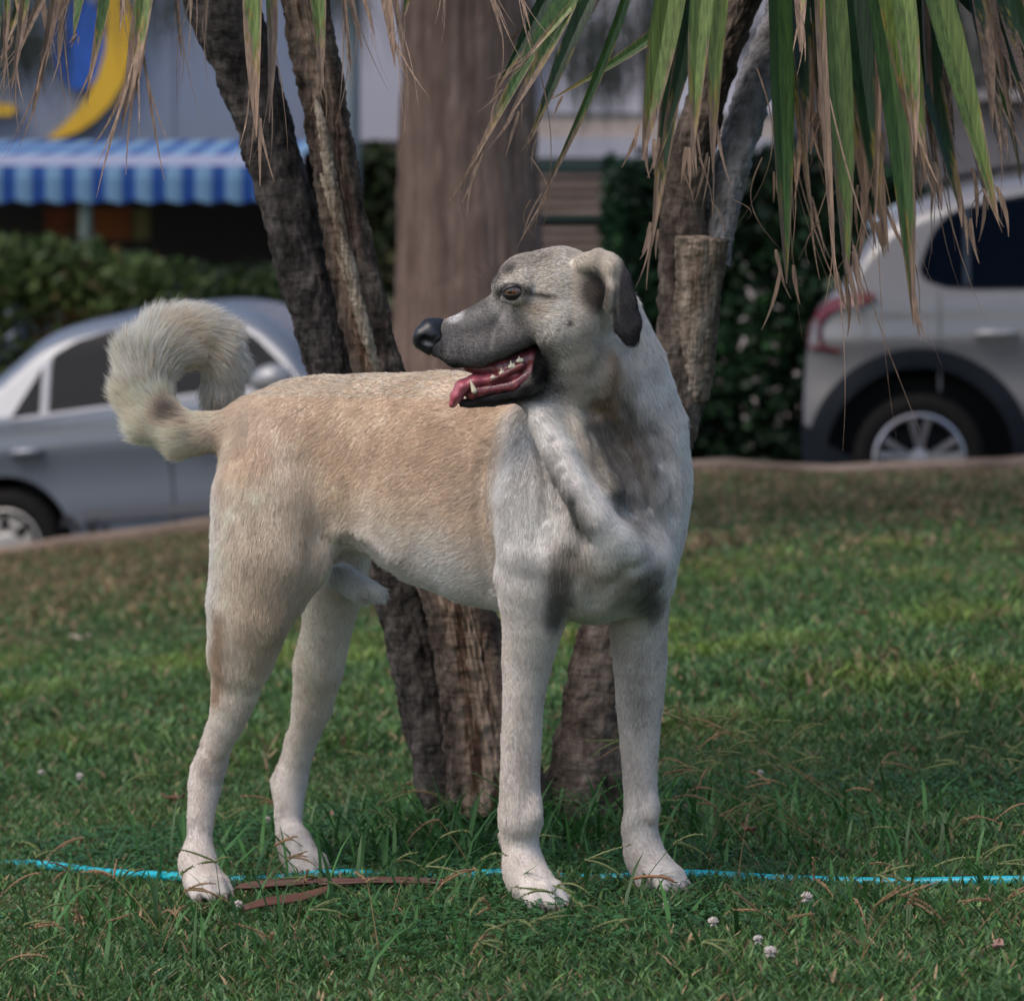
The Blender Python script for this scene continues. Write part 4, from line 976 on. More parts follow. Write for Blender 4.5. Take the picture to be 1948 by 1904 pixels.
# hedge in front of the shop, behind the sedan
def hedge(name, label, u0, u1, v0, v1, Y, n, size, cols, seed, dy=.6, holes=None, nb=26, core=None, cores=None, cat="hedge"):
    r = np.random.default_rng(seed)
    root = empty(name, P((u0 + u1) / 2, v1, Y)); tag(root, label, cat)
    a = P(u0, v0, Y); b = P(u1, v1, Y)
    x0, x1 = a[0], b[0]; z1, z0 = a[2], b[2]
    x = r.uniform(x0, x1, n); y = Y + r.uniform(-dy, dy, n) * r.random(n) ** .3; z = z0 + (z1 - z0) * r.random(n)
    pp = np.stack([x, y, z], 1)
    topn = z1 - .30 * (1 + vnoise(np.stack([x, x * 0, x * 0], 1), 2.2, seed)) * .6
    cl_ = vnoise(pp, 3.2, seed + 1); cl2 = vnoise(pp, 9, seed + 2)
    ok = (z < topn + r.normal(size=n) * .04) & (cl_ + cl2 * .5 > -1.15)
    if holes is not None: ok &= ~holes(x, z, r, pp)
    pp, cl_, cl2 = pp[ok], cl_[ok], cl2[ok]; n = len(pp)
    A_ = r.normal(size=(n, 3)); A_ /= np.linalg.norm(A_, axis=1)[:, None]
    B_ = np.cross(A_, r.normal(size=(n, 3))); B_ /= np.linalg.norm(B_, axis=1)[:, None]
    s = size * (.5 + r.random(n))[:, None]
    V = np.stack([pp - A_ * s, pp + B_ * s * .6, pp + A_ * s, pp - B_ * s * .6], 1).reshape(-1, 3)
    ci = np.clip(((cl_ + 1.2) / 2.4 * len(cols) + r.normal(size=n) * .8).astype(int), 0, len(cols) - 1)
    cc = np.array(cols)[ci] * (r.uniform(.6, 1.4, n) * (1 + .35 * cl2))[:, None]
    if name == 'flowering_hedge':
        f_ = (vnoise(pp, 5, 300) > .75) & (r.random(n) < .35); cc[f_] = np.array((.30, .10, .02)) * r.uniform(.4, 1.1, f_.sum())[:, None]
        f_ = (vnoise(pp, 5, 310) > .9) & (r.random(n) < .3); cc[f_] = np.array((.22, .26, .34)) * r.uniform(.4, 1.0, f_.sum())[:, None]
    mesh_obj("foliage", V, np.arange(n * 4).reshape(-1, 4), m_leaf, root, cols=np.repeat(cc, 4, 0))
    # woody stems
    for i in range(nb):
        xx = x0 + (x1 - x0) * (i + .5) / nb + r.uniform(-.1, .1); mb = MB()
        mb.tube([(xx, Y, z0 - .3), (xx + r.uniform(-.1, .1), Y + r.uniform(-.1, .1), (z0 + z1) / 2), (xx + r.uniform(-.2, .2), Y, z1 - .45)], [.02, .014, .006], 6)
        if i < 14: mb.build("stem", m_barkA, root, smooth=True)
    return root
_rh = np.random.default_rng(77); _hx, _hz, _hr = [], [], []
for _ in range(420):
    _v = 350 + 17 * int(_rh.integers(7, 31)) + _rh.normal() * 2; _q = P(_rh.uniform(1345, 1545) if _rh.random() < .8 else _rh.uniform(1545, 1640), _v, 18.3); _hx.append(_q[0]); _hz.append(_q[2]); _hr.append(_rh.uniform(.010, .024))
_hx, _hz, _hr = map(np.array, (_hx, _hz, _hr))
def ivy_gaps(x, z, r, pp):
    out = np.zeros(len(x), bool)
    for a, b, c in zip(_hx, _hz, _hr): out |= (x - a) ** 2 + ((z - b) * 1.2) ** 2 < (c + .006) ** 2
    return out
hedge("flowering_hedge", "mixed green hedge with a few orange flowers in front of the shop", -420, 560, 448, 760, 23.5, 72000, .036,
      [(.022, .038, .014), (.04, .07, .02), (.07, .11, .032), (.11, .15, .045), (.15, .11, .045)], 61, dy=.7)
hedge("ivy_hedge", "dark green ivy hedge with pale fence glinting through, left of the white car", 1150, 1730, 262, 905, 18.3, 60000, .036,
      [(.006, .016, .010), (.010, .028, .014), (.014, .042, .020), (.03, .075, .03)], 62, dy=.35,
      holes=ivy_gaps, nb=20)
hedge("clipped_hedge", "dense clipped hedge behind the white car", 1560, 2250, 290, 905, 19.0, 42000, .045,
      [(.006, .018, .012), (.010, .030, .018), (.016, .048, .026), (.025, .07, .035)], 63, dy=.5, nb=20)
hedge("garden_shrub", "green shrub between the split trunk and the thick trunk", 660, 790, 262, 760, 24.5, 9000, .05,
      [(.02, .035, .012), (.04, .06, .02), (.07, .065, .03), (.035, .06, .02)], 64, dy=.4, nb=5, cat="shrub")
# slatted fence behind the ivy
fen = empty("slat_fence", P(1300, 880, 18.9)); tag(fen, "brown horizontal slat fence with dark rails behind the ivy", "fence")
m_slat = mat("slat_wood", (.36, .27, .23), .8, noise=(14, .8, (.17, .125, .105), (.12, 1, 1)), bump=(30, .4, .005))
m_slat2 = mat("slat_pale", (.75, .69, .67), .8, noise=(14, .5, (.5, .44, .42), (.12, 1, 1)))
v = 330
while v < 900:
    if not (405 < v < 420):
        panel("slat", 1012, v, 1168, v + 9, 18.9, .03, m_slat, fen)
    v += 17
panel("rail", 1000, 306, 1178, 325, 18.88, .06, mat("rail_green", (.012, .035, .03), .6), fen)
panel("rail", 1000, 410, 1178, 420, 18.88, .06, mat("rail_green2", (.012, .035, .03), .6), fen)
panel("gap_shade_sheet", 1012, 330, 1168, 900, 19.05, .03, M_DARK, fen)  # black sheet added so the gaps between slats look deeply shaded
gw = panel("low_white_wall", 1175, 430, 1760, 905, 20.3, .25, m_slat2); tag(gw, "low pale wall glinting through the gaps in the ivy", "wall")
for u in (1010, 1172):
    panel("fence_post", u, 300, u + 10, 905, 18.94, .08, M_DARK, fen)
# white house with ledges on the right
hs2 = empty("white_house", P(1200, 700, 27)); tag(hs2, "white rendered house with pale stone ledge and parapet behind the tree", "building")
m_wht = mat("white_render", (.50, .49, .56), .85, noise=(.8, .4, (.44, .43, .50)), bump=(50, .2, .01))
panel("wall", 985, -700, 1475, 232, 27, 5, m_wht, hs2)
panel("ledge", 985, 228, 1475, 262, 26.2, 1.0, mat("ledge_stone", (.30, .25, .21), .85, noise=(4, .8, (.42, .36, .33))), hs2)
panel("ledge_shadow", 985, 215, 1475, 228, 26.6, .5, mat("ledge_shade_grey", (.12, .12, .12), .7), hs2)  # dark strip standing in for the shadow along the ledge
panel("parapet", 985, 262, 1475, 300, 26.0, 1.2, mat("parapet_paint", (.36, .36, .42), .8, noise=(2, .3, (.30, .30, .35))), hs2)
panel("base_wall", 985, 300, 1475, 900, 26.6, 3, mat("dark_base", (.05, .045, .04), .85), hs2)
panel("drain_pipe", 1222, -700, 1232, 210, 26.9, .1, mat("pipe", (.15, .15, .18), .6), hs2)
panel("drain_pipe", 1012, -700, 1024, 210, 26.9, .1, mat("pipe2", (.10, .10, .12), .6), hs2)
hs3 = empty("stone_house", P(1900, 500, 30)); tag(hs3, "brownish stone house with a pale window ledge at the far right", "building")
panel("wall", 1475, -700, 4600, 600, 30, 5, mat("stone_wall", (.16, .135, .125), .9, noise=(1.3, .9, (.26, .24, .24)), bump=(8, .6, .03)), hs3)
panel("window_ledge", 1860, 172, 2120, 190, 29.8, .3, mat("ledge_pale", (.50, .44, .42), .8), hs3)
panel("window", 1910, 20, 2060, 165, 29.95, .1, M_GLASS, hs3)
for u in (1770, 1838): panel("shutter", u, -60, u + 26, 150, 29.9, .08, mat("shutter", (.30, .25, .24), .7), hs3)
# pale lamp pole in front of the shop
lp = empty("lamp_post", P(675, 900, 22)); tag(lp, "slim pale blue grey pole between the split trunk and the thick trunk", "pole")
mb = MB(); a = P(672, 900, 22); mb.tube([(a[0], 22, -1), (a[0], 22, 3.2), (a[0] + .02, 22, 6.5)], [.055, .05, .035], 14); mb.build("pole", mat("pole_paint", (.20, .25, .29), .5, metal=.2), lp, smooth=True)
mb = MB(); mb.tube([(a[0], 22, 6.4), (a[0] + .4, 21.9, 6.75), (a[0] + .9, 21.8, 6.8)], [.03, .03, .03], 8); mb.build("arm", mat("pole_paint2", (.20, .25, .29), .5), lp, smooth=True)
mb = MB(); mb.box((a[0] + 1.1, 21.8, 6.78), (.5, .2, .1)); mb.build("lamp_head", M_DARK, lp, bevel=.02)
# needled boughs high between the trunks, out of focus
bg = empty("pine_tree", P(1150, 900, 16.6)); bg.location = (P(1130, 0, 21)[0] + 1.6, 21, -.2); tag(bg, "pine with drooping needle boughs hanging before the white house", "tree")
r = random.Random(9); bag = LeafBag(); V, F, Cc = [], [], []; TW = []
def needles(cx_, cz_, Y, n, L, spread, col):
    for i in range(n):
        x = cx_ + r.gauss(0, spread); z = cz_ + r.gauss(0, spread * .6); y = Y + r.gauss(0, .3)
        d = Vector((r.gauss(0, .25), r.gauss(0, .25), -1)).normalized() * L * r.uniform(.5, 1.2); b = len(V)
        V.extend([(x, y, z), (x + .006, y, z), (x + d.x, y + d.y, z + d.z)]); F.append((b, b + 1, b + 2)); Cc.extend([col] * 3)
for (u, v, n, sp) in ((1150, 60, 260, .22), (1080, 20, 200, .20), (1230, 30, 260, .22), (1140, 110, 200, .12), (1300, -40, 300, .25), (1460, 60, 160, .12), (1850, 60, 260, .22), (1790, 20, 200, .2), (640, -30, 160, .12), (300, -20, 140, .12), (30, 60, 500, .16), (60, -60, 300, .2)):
    q = P(u, v, 20.5); needles(q[0], q[2], 20.5, n, .45, sp, (.035, .045, .035)); TW.append((q[0], q[2]))
mesh_obj("boughs", V, F, m_leaf, bg, cols=Cc)
mb = MB(); mb.tube([(bg.location.x, 21, -1), (bg.location.x - .1, 21, 3), (bg.location.x, 21, 8)], [.16, .14, .09], 12); 
mb.tube([(bg.location.x, 21, 5.2), (bg.location.x - 1.2, 20.7, 4.7), (P(1150, 0, 20.5)[0], 20.5, P(0, -20, 20.5)[2])], [.06, .045, .02], 8)
mb.build("trunk", m_barkC, bg, smooth=True)
for (x_, z_) in TW:
    mb = MB(); mb.tube([(bg.location.x, 21, 6.2), ((bg.location.x + x_) / 2, 20.8, 6.0 + z_ * .1), (x_, 20.5, z_ + .1)], [.05, .03, .008], 6); mb.build("branch", m_barkC, bg)
# far pavement behind the cars
def pavZ(X, Y): return roadZ(X) + .12
pv = grid_sheet("pavement", np.linspace(-14, 14, 40), np.array([21.0, 23, 26, 31]), pavZ, mat("pavement", (.17, .15, .14), .9, noise=(4, .6, (.12, .105, .10)), bump=(40, .3, .01)))
# earth bed in front of the ivy fence
bz = grid_sheet("verge", np.linspace(P(1000, 0, 18)[0], P(2400, 0, 18)[0], 24), np.array([17.9, 18.4, 19.2, 21.0]), lambda X, Y: roadZ(X) + .13, mat("verge_soil", (.10, .085, .075), .95, noise=(6, .8, (.06, .055, .045)), bump=(30, .5, .02)))
# ================================================================= DOG
# implicit surface -> one continuous skin
class Prim:
    __slots__ = ('A', 'B', 'ra', 'rb', 'w', 's', 'k', 'comb', 'fl', 'col', 'neg', 'g')
def rc(A, B, ra, rb, k=0.03, comb=(0, 0, -1), fl=0.012, col=(.6, .55, .48), w=None, s=1.0, neg=False):
    p = Prim(); p.A = np.asarray(A, float); p.B = np.asarray(B, float); p.ra = ra; p.rb = rb; p.k = k
    c = np.asarray(comb, float); p.comb = c / max(1e-6, np.linalg.norm(c)); p.fl = fl; p.col = np.array(col)
    p.w = None if w is None else np.asarray(w, float) / np.linalg.norm(w); p.s = s; p.neg = neg; p.g = None
    return p
def prim_d(p, X):
    A, B = p.A, p.B
    Xr = X - A; BA = B - A
    if p.w is not None:                       # squeeze along w
        Xr = Xr + (Xr @ p.w)[..., None] * p.w * (1 / p.s - 1)
        BA = BA + (BA @ p.w) * p.w * (1 / p.s - 1)
    L2 = max(1e-9, BA @ BA)
    t = np.clip(Xr @ BA / L2, 0, 1)
    d = np.linalg.norm(Xr - t[..., None] * BA, axis=-1) - (p.ra + (p.rb - p.ra) * t)
    if p.w is not None: d = d * (0.5 + 0.5 * min(1, p.s))
    return d
def build_sdf(prims, xs, ys, zs):
    D = np.full((len(xs), len(ys), len(zs)), 0.2, np.float32)
    groups = []
    for p in prims:
        if groups and p.g is not None and groups[-1][0].g == p.g: groups[-1].append(p)
        else: groups.append([p])
    for G in groups:
        k = G[0].k
        m = max(max(p.ra, p.rb) * max(1, p.s if p.w is not None else 1) for p in G) + k * 1.3 + 0.012
        lo = np.min([np.minimum(p.A, p.B) for p in G], 0) - m; hi = np.max([np.maximum(p.A, p.B) for p in G], 0) + m
        i0, i1 = np.searchsorted(xs, lo[0]), np.searchsorted(xs, hi[0])
        j0, j1 = np.searchsorted(ys, lo[1]), np.searchsorted(ys, hi[1])
        k0, k1 = np.searchsorted(zs, lo[2]), np.searchsorted(zs, hi[2])
        if i1 <= i0 or j1 <= j0 or k1 <= k0: continue
        X = np.stack(np.meshgrid(xs[i0:i1], ys[j0:j1], zs[k0:k1], indexing='ij'), -1)
        d = prim_d(G[0], X)
        for p in G[1:]:
            e = prim_d(p, X); kk = .0025
            h = np.clip(0.5 + 0.5 * (d - e) / kk, 0, 1); d = d * (1 - h) + e * h - kk * h * (1 - h)
        sub = D[i0:i1, j0:j1, k0:k1]
        if G[0].neg:
            h = np.clip(0.5 + 0.5 * (-d - sub) / k, 0, 1)
            D[i0:i1, j0:j1, k0:k1] = sub * (1 - h) + (-d) * h + k * h * (1 - h)
        else:
            h = np.clip(0.5 + 0.5 * (sub - d) / k, 0, 1)
            D[i0:i1, j0:j1, k0:k1] = sub * (1 - h) + d * h - k * h * (1 - h)
    return D
def surface_nets(D, xs, ys, zs):
    ins = D < 0
    nx, ny, nz = D.shape
    cnt = np.zeros((nx - 1, ny - 1, nz - 1), np.uint8)
    for a in (0, 1):
        for b in (0, 1):
            for c in (0, 1): cnt += ins[a:nx - 1 + a, b:ny - 1 + b, c:nz - 1 + c]
    act = (cnt > 0) & (cnt < 8)
    I, J, K = np.nonzero(act)
    idx = -np.ones(act.shape, np.int32); idx[I, J, K] = np.arange(len(I))
    acc = np.zeros((len(I), 3)); n = np.zeros(len(I))
    corners = [(a, b, c) for a in (0, 1) for b in (0, 1) for c in (0, 1)]
    for q in range(8):
        for r in range(q + 1, 8):
            c0, c1 = corners[q], corners[r]
            if sum(abs(c0[i] - c1[i]) for i in range(3)) != 1: continue
            d0 = D[I + c0[0], J + c0[1], K + c0[2]]; d1 = D[I + c1[0], J + c1[1], K + c1[2]]
            m = (d0 < 0) != (d1 < 0)
            t = np.where(m, d0 / np.where(d0 - d1 == 0, 1, d0 - d1), 0)
            p0 = np.stack([xs[I + c0[0]], ys[J + c0[1]], zs[K + c0[2]]], 1)
            p1 = np.stack([xs[I + c1[0]], ys[J + c1[1]], zs[K + c1[2]]], 1)
            acc[m] += (p0 + (p1 - p0) * t[:, None])[m]; n[m] += 1
    V = acc / n[:, None]
    F = []
    a, b, c = np.nonzero(ins[:-1, 1:-1, 1:-1] != ins[1:, 1:-1, 1:-1]); b += 1; c += 1
    q = np.stack([idx[a, b - 1, c - 1], idx[a, b, c - 1], idx[a, b, c], idx[a, b - 1, c]], 1)
    q[~ins[a, b, c]] = q[~ins[a, b, c]][:, ::-1]; F.append(q)
    a, b, c = np.nonzero(ins[1:-1, :-1, 1:-1] != ins[1:-1, 1:, 1:-1]); a += 1; c += 1
    q = np.stack([idx[a - 1, b, c - 1], idx[a - 1, b, c], idx[a, b, c], idx[a, b, c - 1]], 1)
    q[~ins[a, b, c]] = q[~ins[a, b, c]][:, ::-1]; F.append(q)
    a, b, c = np.nonzero(ins[1:-1, 1:-1, :-1] != ins[1:-1, 1:-1, 1:]); a += 1; b += 1
    q = np.stack([idx[a - 1, b - 1, c], idx[a, b - 1, c], idx[a, b, c], idx[a - 1, b, c]], 1)
    q[~ins[a, b, c]] = q[~ins[a, b, c]][:, ::-1]; F.append(q)
    return V, np.concatenate(F)
def axis(lo, hi, fine, h0, h1):
    """grid line positions from lo to hi, spacing h0, but h1 inside the interval fine"""
    a = list(np.arange(lo, fine[0], h0)) if fine[0] > lo else []
    b = list(np.arange(max(lo, fine[0]), min(hi, fine[1]), h1))
    c = list(np.arange(min(hi, fine[1]), hi, h0))
    return np.array(a + b + c)

TH = math.radians(38)
HEAD_Y = 4.40
fwd = np.array((math.cos(TH), -math.sin(TH), 0)); lat = np.array((-math.sin(TH), -math.cos(TH), 0))  # lat: dog's right, towards camera
def H(a, b, dy=0.0): return P(713.4 + .3497 * a, 428 + .3497 * b, HEAD_Y + dy)
HU = .3497 * PX(HEAD_Y)
def L1(a, b, Y): return P(285.4 + .3497 * a, 1093.8 + .3497 * b, Y)     # hind leg close-up coordinates
def L2(a, b, Y): return P(808.5 + .3497 * a, 1093.8 + .3497 * b, Y)     # front leg close-up coordinates

TAN = (.82, .675, .54); CREAM = (.85, .765, .66); WHITE = (.84, .805, .775); GREY = (.19, .175, .165); LEGC = (.76, .69, .635); DARKEAR = (.045, .042, .047)
prims = []; GID = [0]
def chain(pts, k, comb='along', fl=0.012, col=CREAM, w=None, s=1.0, shrink=0.0):
    """pts: (point, radius in m)"""
    GID[0] += 1
    for (a, ra), (b, rb) in zip(pts[:-1], pts[1:]):
        c = np.asarray(b) - np.asarray(a) if isinstance(comb, str) else comb
        prims.append(rc(a, b, ra - shrink, rb - shrink, k, c, fl, col, w, s)); prims[-1].g = GID[0]
back = -fwd
# ---- torso ---------------------------------------------------------
def T(u, v, Y, r): return (P(u, v, Y), r * PX(Y))
cmb_t = back * 0.9 + np.array((0, 0, -.45))
tor = [T(560, 872, 4.84, 122), T(640, 868, 4.79, 134), T(740, 886, 4.73, 164), T(850, 902, 4.66, 196), T(960, 932, 4.60, 212), T(1080, 945, 4.555, 204)]
chain(tor, .03, cmb_t, .016, TAN, w=lat, s=.66, shrink=.008)
chain([T(800, 985, 4.68, 130), T(900, 1015, 4.63, 138), T(1000, 1040, 4.58, 130), T(1080, 1040, 4.54, 125)], .04, cmb_t, .018, WHITE, w=lat, s=.75, shrink=.008)
# rump
chain([T(505, 845, 4.86, 88), T(600, 850, 4.81, 118)], .04, cmb_t, .016, TAN, w=lat, s=.9, shrink=.006)
chain([T(480, 800, 4.87, 42), T(560, 800, 4.84, 75), T(700, 797, 4.75, 86), T(830, 806, 4.68, 90), T(950, 812, 4.62, 88)], .04, cmb_t, .014, TAN, shrink=.006)
# chest front / shoulders
chain([T(1075, 850, 4.60, 120), T(1120, 960, 4.50, 155), T(1130, 1050, 4.47, 135)], .05, (-.2, 0, -1), .018, WHITE, shrink=.008)
chain([T(1200, 900, 4.52, 105), T(1205, 1020, 4.50, 100), T(1215, 1100, 4.53, 78)], .04, (0, 0, -1), .016, WHITE, shrink=.006)     # far shoulder
chain([T(1035, 830, 4.50, 80), T(1020, 950, 4.46, 88), T(1015, 1050, 4.45, 76), T(1012, 1130, 4.47, 66)], .035, (0, 0, -1), .014, WHITE, shrink=.005)  # near shoulder
chain([T(1120, 1040, 4.42, 72), T(1130, 1090, 4.44, 58), T(1125, 1130, 4.50, 48)], .035, (0, 0, -1), .018, CREAM, shrink=.006)  # breast bone
# neck
chain([T(1085, 650, 4.43, 88), T(1140, 720, 4.46, 110), T(1180, 830, 4.50, 124), T(1175, 930, 4.50, 132)], .04, (.15, 0, -1), .020, WHITE, shrink=.010)
chain([T(1180, 590, 4.44, 52), T(1215, 690, 4.47, 62), T(1240, 800, 4.50, 68), T(1235, 900, 4.50, 72)], .03, (.3, 0, -1), .022, WHITE, shrink=.010)
# withers
chain([T(1100, 770, 4.62, 90), T(1000, 800, 4.63, 80)], .05, cmb_t, .016, TAN, shrink=.006)
# throat skin fold, a ridge towards the camera
chain([T(1000, 764, 4.40, 16), T(1030, 806, 4.388, 25), T(1060, 868, 4.370, 29), T(1092, 935, 4.352, 30), T(1130, 985, 4.350, 29), T(1163, 1022, 4.362, 26), T(1195, 1065, 4.388, 24)], .016, (.5, 0, -1), .014, WHITE, shrink=.003)
chain([T(1120, 1000, 4.395, 40), T(1170, 1040, 4.395, 44), T(1225, 1075, 4.425, 40)], .05, (.5, 0, -1), .014, WHITE, shrink=.003)
chain([T(1060, 760, 4.41, 34), T(1105, 850, 4.395, 36), T(1150, 930, 4.38, 34)], .03, (.3, 0, -1), .015, CREAM, shrink=.004)
# ---- thighs ---------------------------------------------------------
DN = (0, 0, -1)
chain([T(516, 880, 4.80, 122), T(500, 960, 4.77, 128), T(492, 1060, 4.76, 122), T(476, 1150, 4.77, 110), T(458, 1240, 4.80, 89),
       T(449, 1304, 4.815, 66), T(430, 1374, 4.83, 48), T(415, 1420, 4.838, 32)], .03, (-.15, 0, -1), .018, CREAM, w=lat, s=.62, shrink=.010)
chain([T(600, 985, 4.78, 78), T(575, 1060, 4.77, 75), T(545, 1110, 4.775, 62)], .03, (-.1, 0, -1), .018, CREAM, w=lat, s=.6, shrink=.006)  # front edge of thigh, flank fold
chain([T(640, 960, 4.775, 70), T(700, 1010, 4.765, 46), T(740, 1065, 4.76, 24)], .035, cmb_t, .018, CREAM, shrink=.006)
# near hind leg lower
def leg(pts, comb, k, sh=.003, fl=.007, col=LEGC, f=lambda a, b, Y: L1(a, b, Y)):
    pp = [(f(a, b, Y), r * 1.05 * .3497 * PX(Y)) for a, b, Y, r in pts]
    chain(pp, k, comb, fl, col, shrink=sh)
Yh = 4.83
leg([(455, 690, 4.825, 118), (418, 800, 4.835, 100), (372, 930, 4.85, 80), (340, 1040, 4.86, 80)], DN, .009, fl=.009)
leg([(330, 820, 4.85, 40), (275, 950, 4.875, 27), (240, 1055, 4.885, 38), (258, 1130, 4.88, 58)], DN, .010)            # point of hock / tendon
leg([(322, 1040, 4.86, 84), (300, 1150, 4.865, 96), (275, 1300, 4.855, 82), (268, 1450, 4.845, 74), (268, 1600, 4.835, 80), (278, 1690, 4.82, 88)], DN, .012)
# far hind
Yf = 5.0
chain([T(640, 1010, 4.95, 95), T(635, 1100, 4.94, 78), T(621, 1199, 4.94, 61), T(605, 1269, 4.95, 63), T(595, 1339, 4.97, 51), T(580, 1391, 4.985, 38), T(570, 1430, 4.99, 28)], .025, DN, .012, CREAM, w=lat, s=.75, shrink=.007)
leg([(880, 720, 4.975, 108), (846, 850, 4.985, 88), (808, 1000, 5.0, 80), (782, 1100, 5.01, 80)], DN, .009, fl=.008)
leg([(760, 870, 5.0, 36), (722, 1000, 5.015, 27), (686, 1118, 5.035, 44), (712, 1190, 5.03, 58)], DN, .010)
leg([(775, 1100, 5.01, 84), (757, 1180, 5.01, 96), (752, 1300, 5.0, 84), (755, 1400, 4.995, 80), (775, 1510, 4.985, 76), (805, 1600, 4.975, 72), (822, 1690, 4.965, 74)], DN, .012)
# ---- front legs -----------------------------------------------------
F2 = lambda a, b, Y: L2(a, b, Y)
leg([(590, 60, 4.46, 190), (590, 250, 4.475, 172), (553, 480, 4.49, 138), (532, 700, 4.495, 116), (524, 900, 4.50, 114), (516, 1100, 4.50, 112),
     (520, 1260, 4.50, 120), (521, 1330, 4.50, 124), (517, 1440, 4.51, 104), (535, 1560, 4.51, 94), (560, 1680, 4.50, 100)], DN, .012, fl=.009, f=F2)
leg([(1165, 100, 4.56, 170), (1160, 250, 4.58, 160), (1170, 480, 4.59, 150), (1167, 700, 4.60, 132), (1166, 900, 4.60, 110), (1171, 1100, 4.60, 98),
     (1177, 1260, 4.60, 98), (1170, 1370, 4.60, 98), (1190, 1500, 4.61, 84), (1215, 1600, 4.60, 86), (1240, 1680, 4.59, 92)], DN, .012, fl=.009, f=F2)
leg([(585, 1235, 4.485, 50), (592, 1300, 4.48, 54), (575, 1350, 4.485, 44)], DN, .010, f=F2)
leg([(425, 1400, 4.53, 34), (420, 1440, 4.53, 30)], DN, .012, f=F2)
leg([(470, 1290, 4.51, 60), (455, 1330, 4.515, 56)], DN, .012, f=F2)
leg([(1130, 1330, 4.585, 56), (1120, 1380, 4.59, 54)], DN, .010, f=F2)
leg([(1230, 1240, 4.585, 50), (1228, 1300, 4.58, 50)], DN, .010, f=F2)
# paws: pad of the foot and four arched toes each
def paw(cx, cy, Y, dirx, scale=1.0, f=F2, gz=None):
    """cx,cy: middle of the foot in close-up coordinates; dirx: pointing direction (x,y) on the ground"""
    d = np.array((dirx[0], dirx[1], 0.)); d /= np.linalg.norm(d); s_ = np.array((-d[1], d[0], 0))
    c = f(cx, cy, Y)
    g = lawnZ(c[0], c[1]) + .002
    c = np.array((c[0], c[1], g + .034 * scale))
    u_ = .001 * scale
    prims.append(rc(c - d * 20 * u_ + (0, 0, .020), c + d * 6 * u_, 25 * u_, 24 * u_, .026, d + (0, 0, -.4), .008, LEGC))
    for q, (off, ln, up) in enumerate(((-28, 24, 0), (-10, 37, 3), (10, 37, 3), (28, 24, 0))):
        a = c + s_ * off * .55 * u_ + d * 4 * u_
        kn = c + s_ * off * .85 * u_ + d * (ln - 10) * u_; kn[2] = g + (.029 + up * .001) * scale
        tip = c + s_ * off * 1.0 * u_ + d * (ln + 6) * u_; tip[2] = g + .013 * scale
        prims.append(rc(a, kn, 14 * u_, 12.0 * u_, .0035, d, .005, LEGC))
        prims.append(rc(kn, tip, 12.0 * u_, 10 * u_, .003, d + (0, 0, -.5), .005, LEGC))
        CLAWS.append((tip + d * 8 * u_ + (0, 0, .002), tip + d * 17 * u_ + (0, 0, -.008)))
CLAWS = []
paw(596, 1740, 4.48, (.72, -.70), 1.0)
paw(1258, 1730, 4.58, (.85, -.52), .95)
paw(288, 1735, 4.81, (.55, -.83), .95, f=lambda a, b, Y: L1(a, b, Y))
paw(832, 1720, 4.95, (.60, -.80), .88, f=lambda a, b, Y: L1(a, b, Y))
# sheath
chain([T(645, 1095, 4.86, 26), T(690, 1122, 4.83, 26), T(722, 1128, 4.81, 15)], .02, (.6, 0, -1), .014, WHITE, shrink=.002)
for p in prims[-2:]: p.fl = .022
# ---- tail -----------------------------------------------------------
tl = [(482, 808, 4.865, 40), (420, 822, 4.86, 43), (352, 826, 4.86, 42), (303, 800, 4.87, 40), (276, 748, 4.885, 38), (285, 694, 4.90, 38),
      (317, 656, 4.91, 38), (360, 642, 4.92, 37), (402, 658, 4.93, 34), (423, 692, 4.94, 30), (421, 742, 4.94, 20)]
TAILP = [P(a, b, Y) for a, b, Y, r in tl]
for i in range(len(tl) - 1):
    A_, B_ = TAILP[i], TAILP[i + 1]
    prims.append(rc(A_, B_, tl[i][3] * PX(4.85) - .004, tl[i + 1][3] * PX(4.85) - .004, .016, B_ - A_, (.018, .024, .031, .038, .042, .043, .043, .041, .038, .033, .028)[i], (.88, .765, .635) if i else CREAM)); prims[-1].g = 9999
# ---- head -----------------------------------------------------------
XH = np.array((0, 1, 0))
BK = np.array((1, 0, -.1))
def hs(a, b, r, dy=0.0): return (H(a, b, dy), r * HU)
chain([hs(1000, 352, 228), hs(1120, 400, 225)], .02, BK, .008, CREAM, w=XH, s=1.12, shrink=.004)                  # cranium
chain([hs(830, 335, 190), hs(1000, 352, 228)], .02, BK, .007, CREAM, w=XH, s=1.05, shrink=.003)                    # forehead
for sgn in (-1, 1):
    chain([hs(690, 330, 62, sgn * .028), hs(800, 300, 80, sgn * .036)], .012, BK, .005, GREY, shrink=.001)       # brow
    chain([hs(840, 470, 105, sgn * .034), hs(980, 540, 150, sgn * .036)], .02, BK, .008, CREAM, shrink=.003)      # cheek bone
    chain([hs(1060, 560, 160, sgn * .032), hs(1110, 680, 130, sgn * .026)], .025, (.6, 0, -.8), .012, CREAM, shrink=.004)  # jaw muscle
    chain([hs(345, 668, 52, sgn * .010), hs(440, 705, 74, sgn * .014), hs(560, 690, 86, sgn * .017), hs(680, 650, 84, sgn * .022), hs(790, 600, 80, sgn * .03)], .012, BK, .004, GREY, shrink=.001)   # flews
    chain([hs(905, 740, 44, sgn * .031), hs(878, 830, 38, sgn * .030), hs(820, 885, 34, sgn * .027)], .010, BK, .008, GREY, shrink=.001)
chain([hs(1030, 700, 120), hs(1150, 790, 140)], .03, (.5, 0, -1), .014, CREAM, shrink=.004)
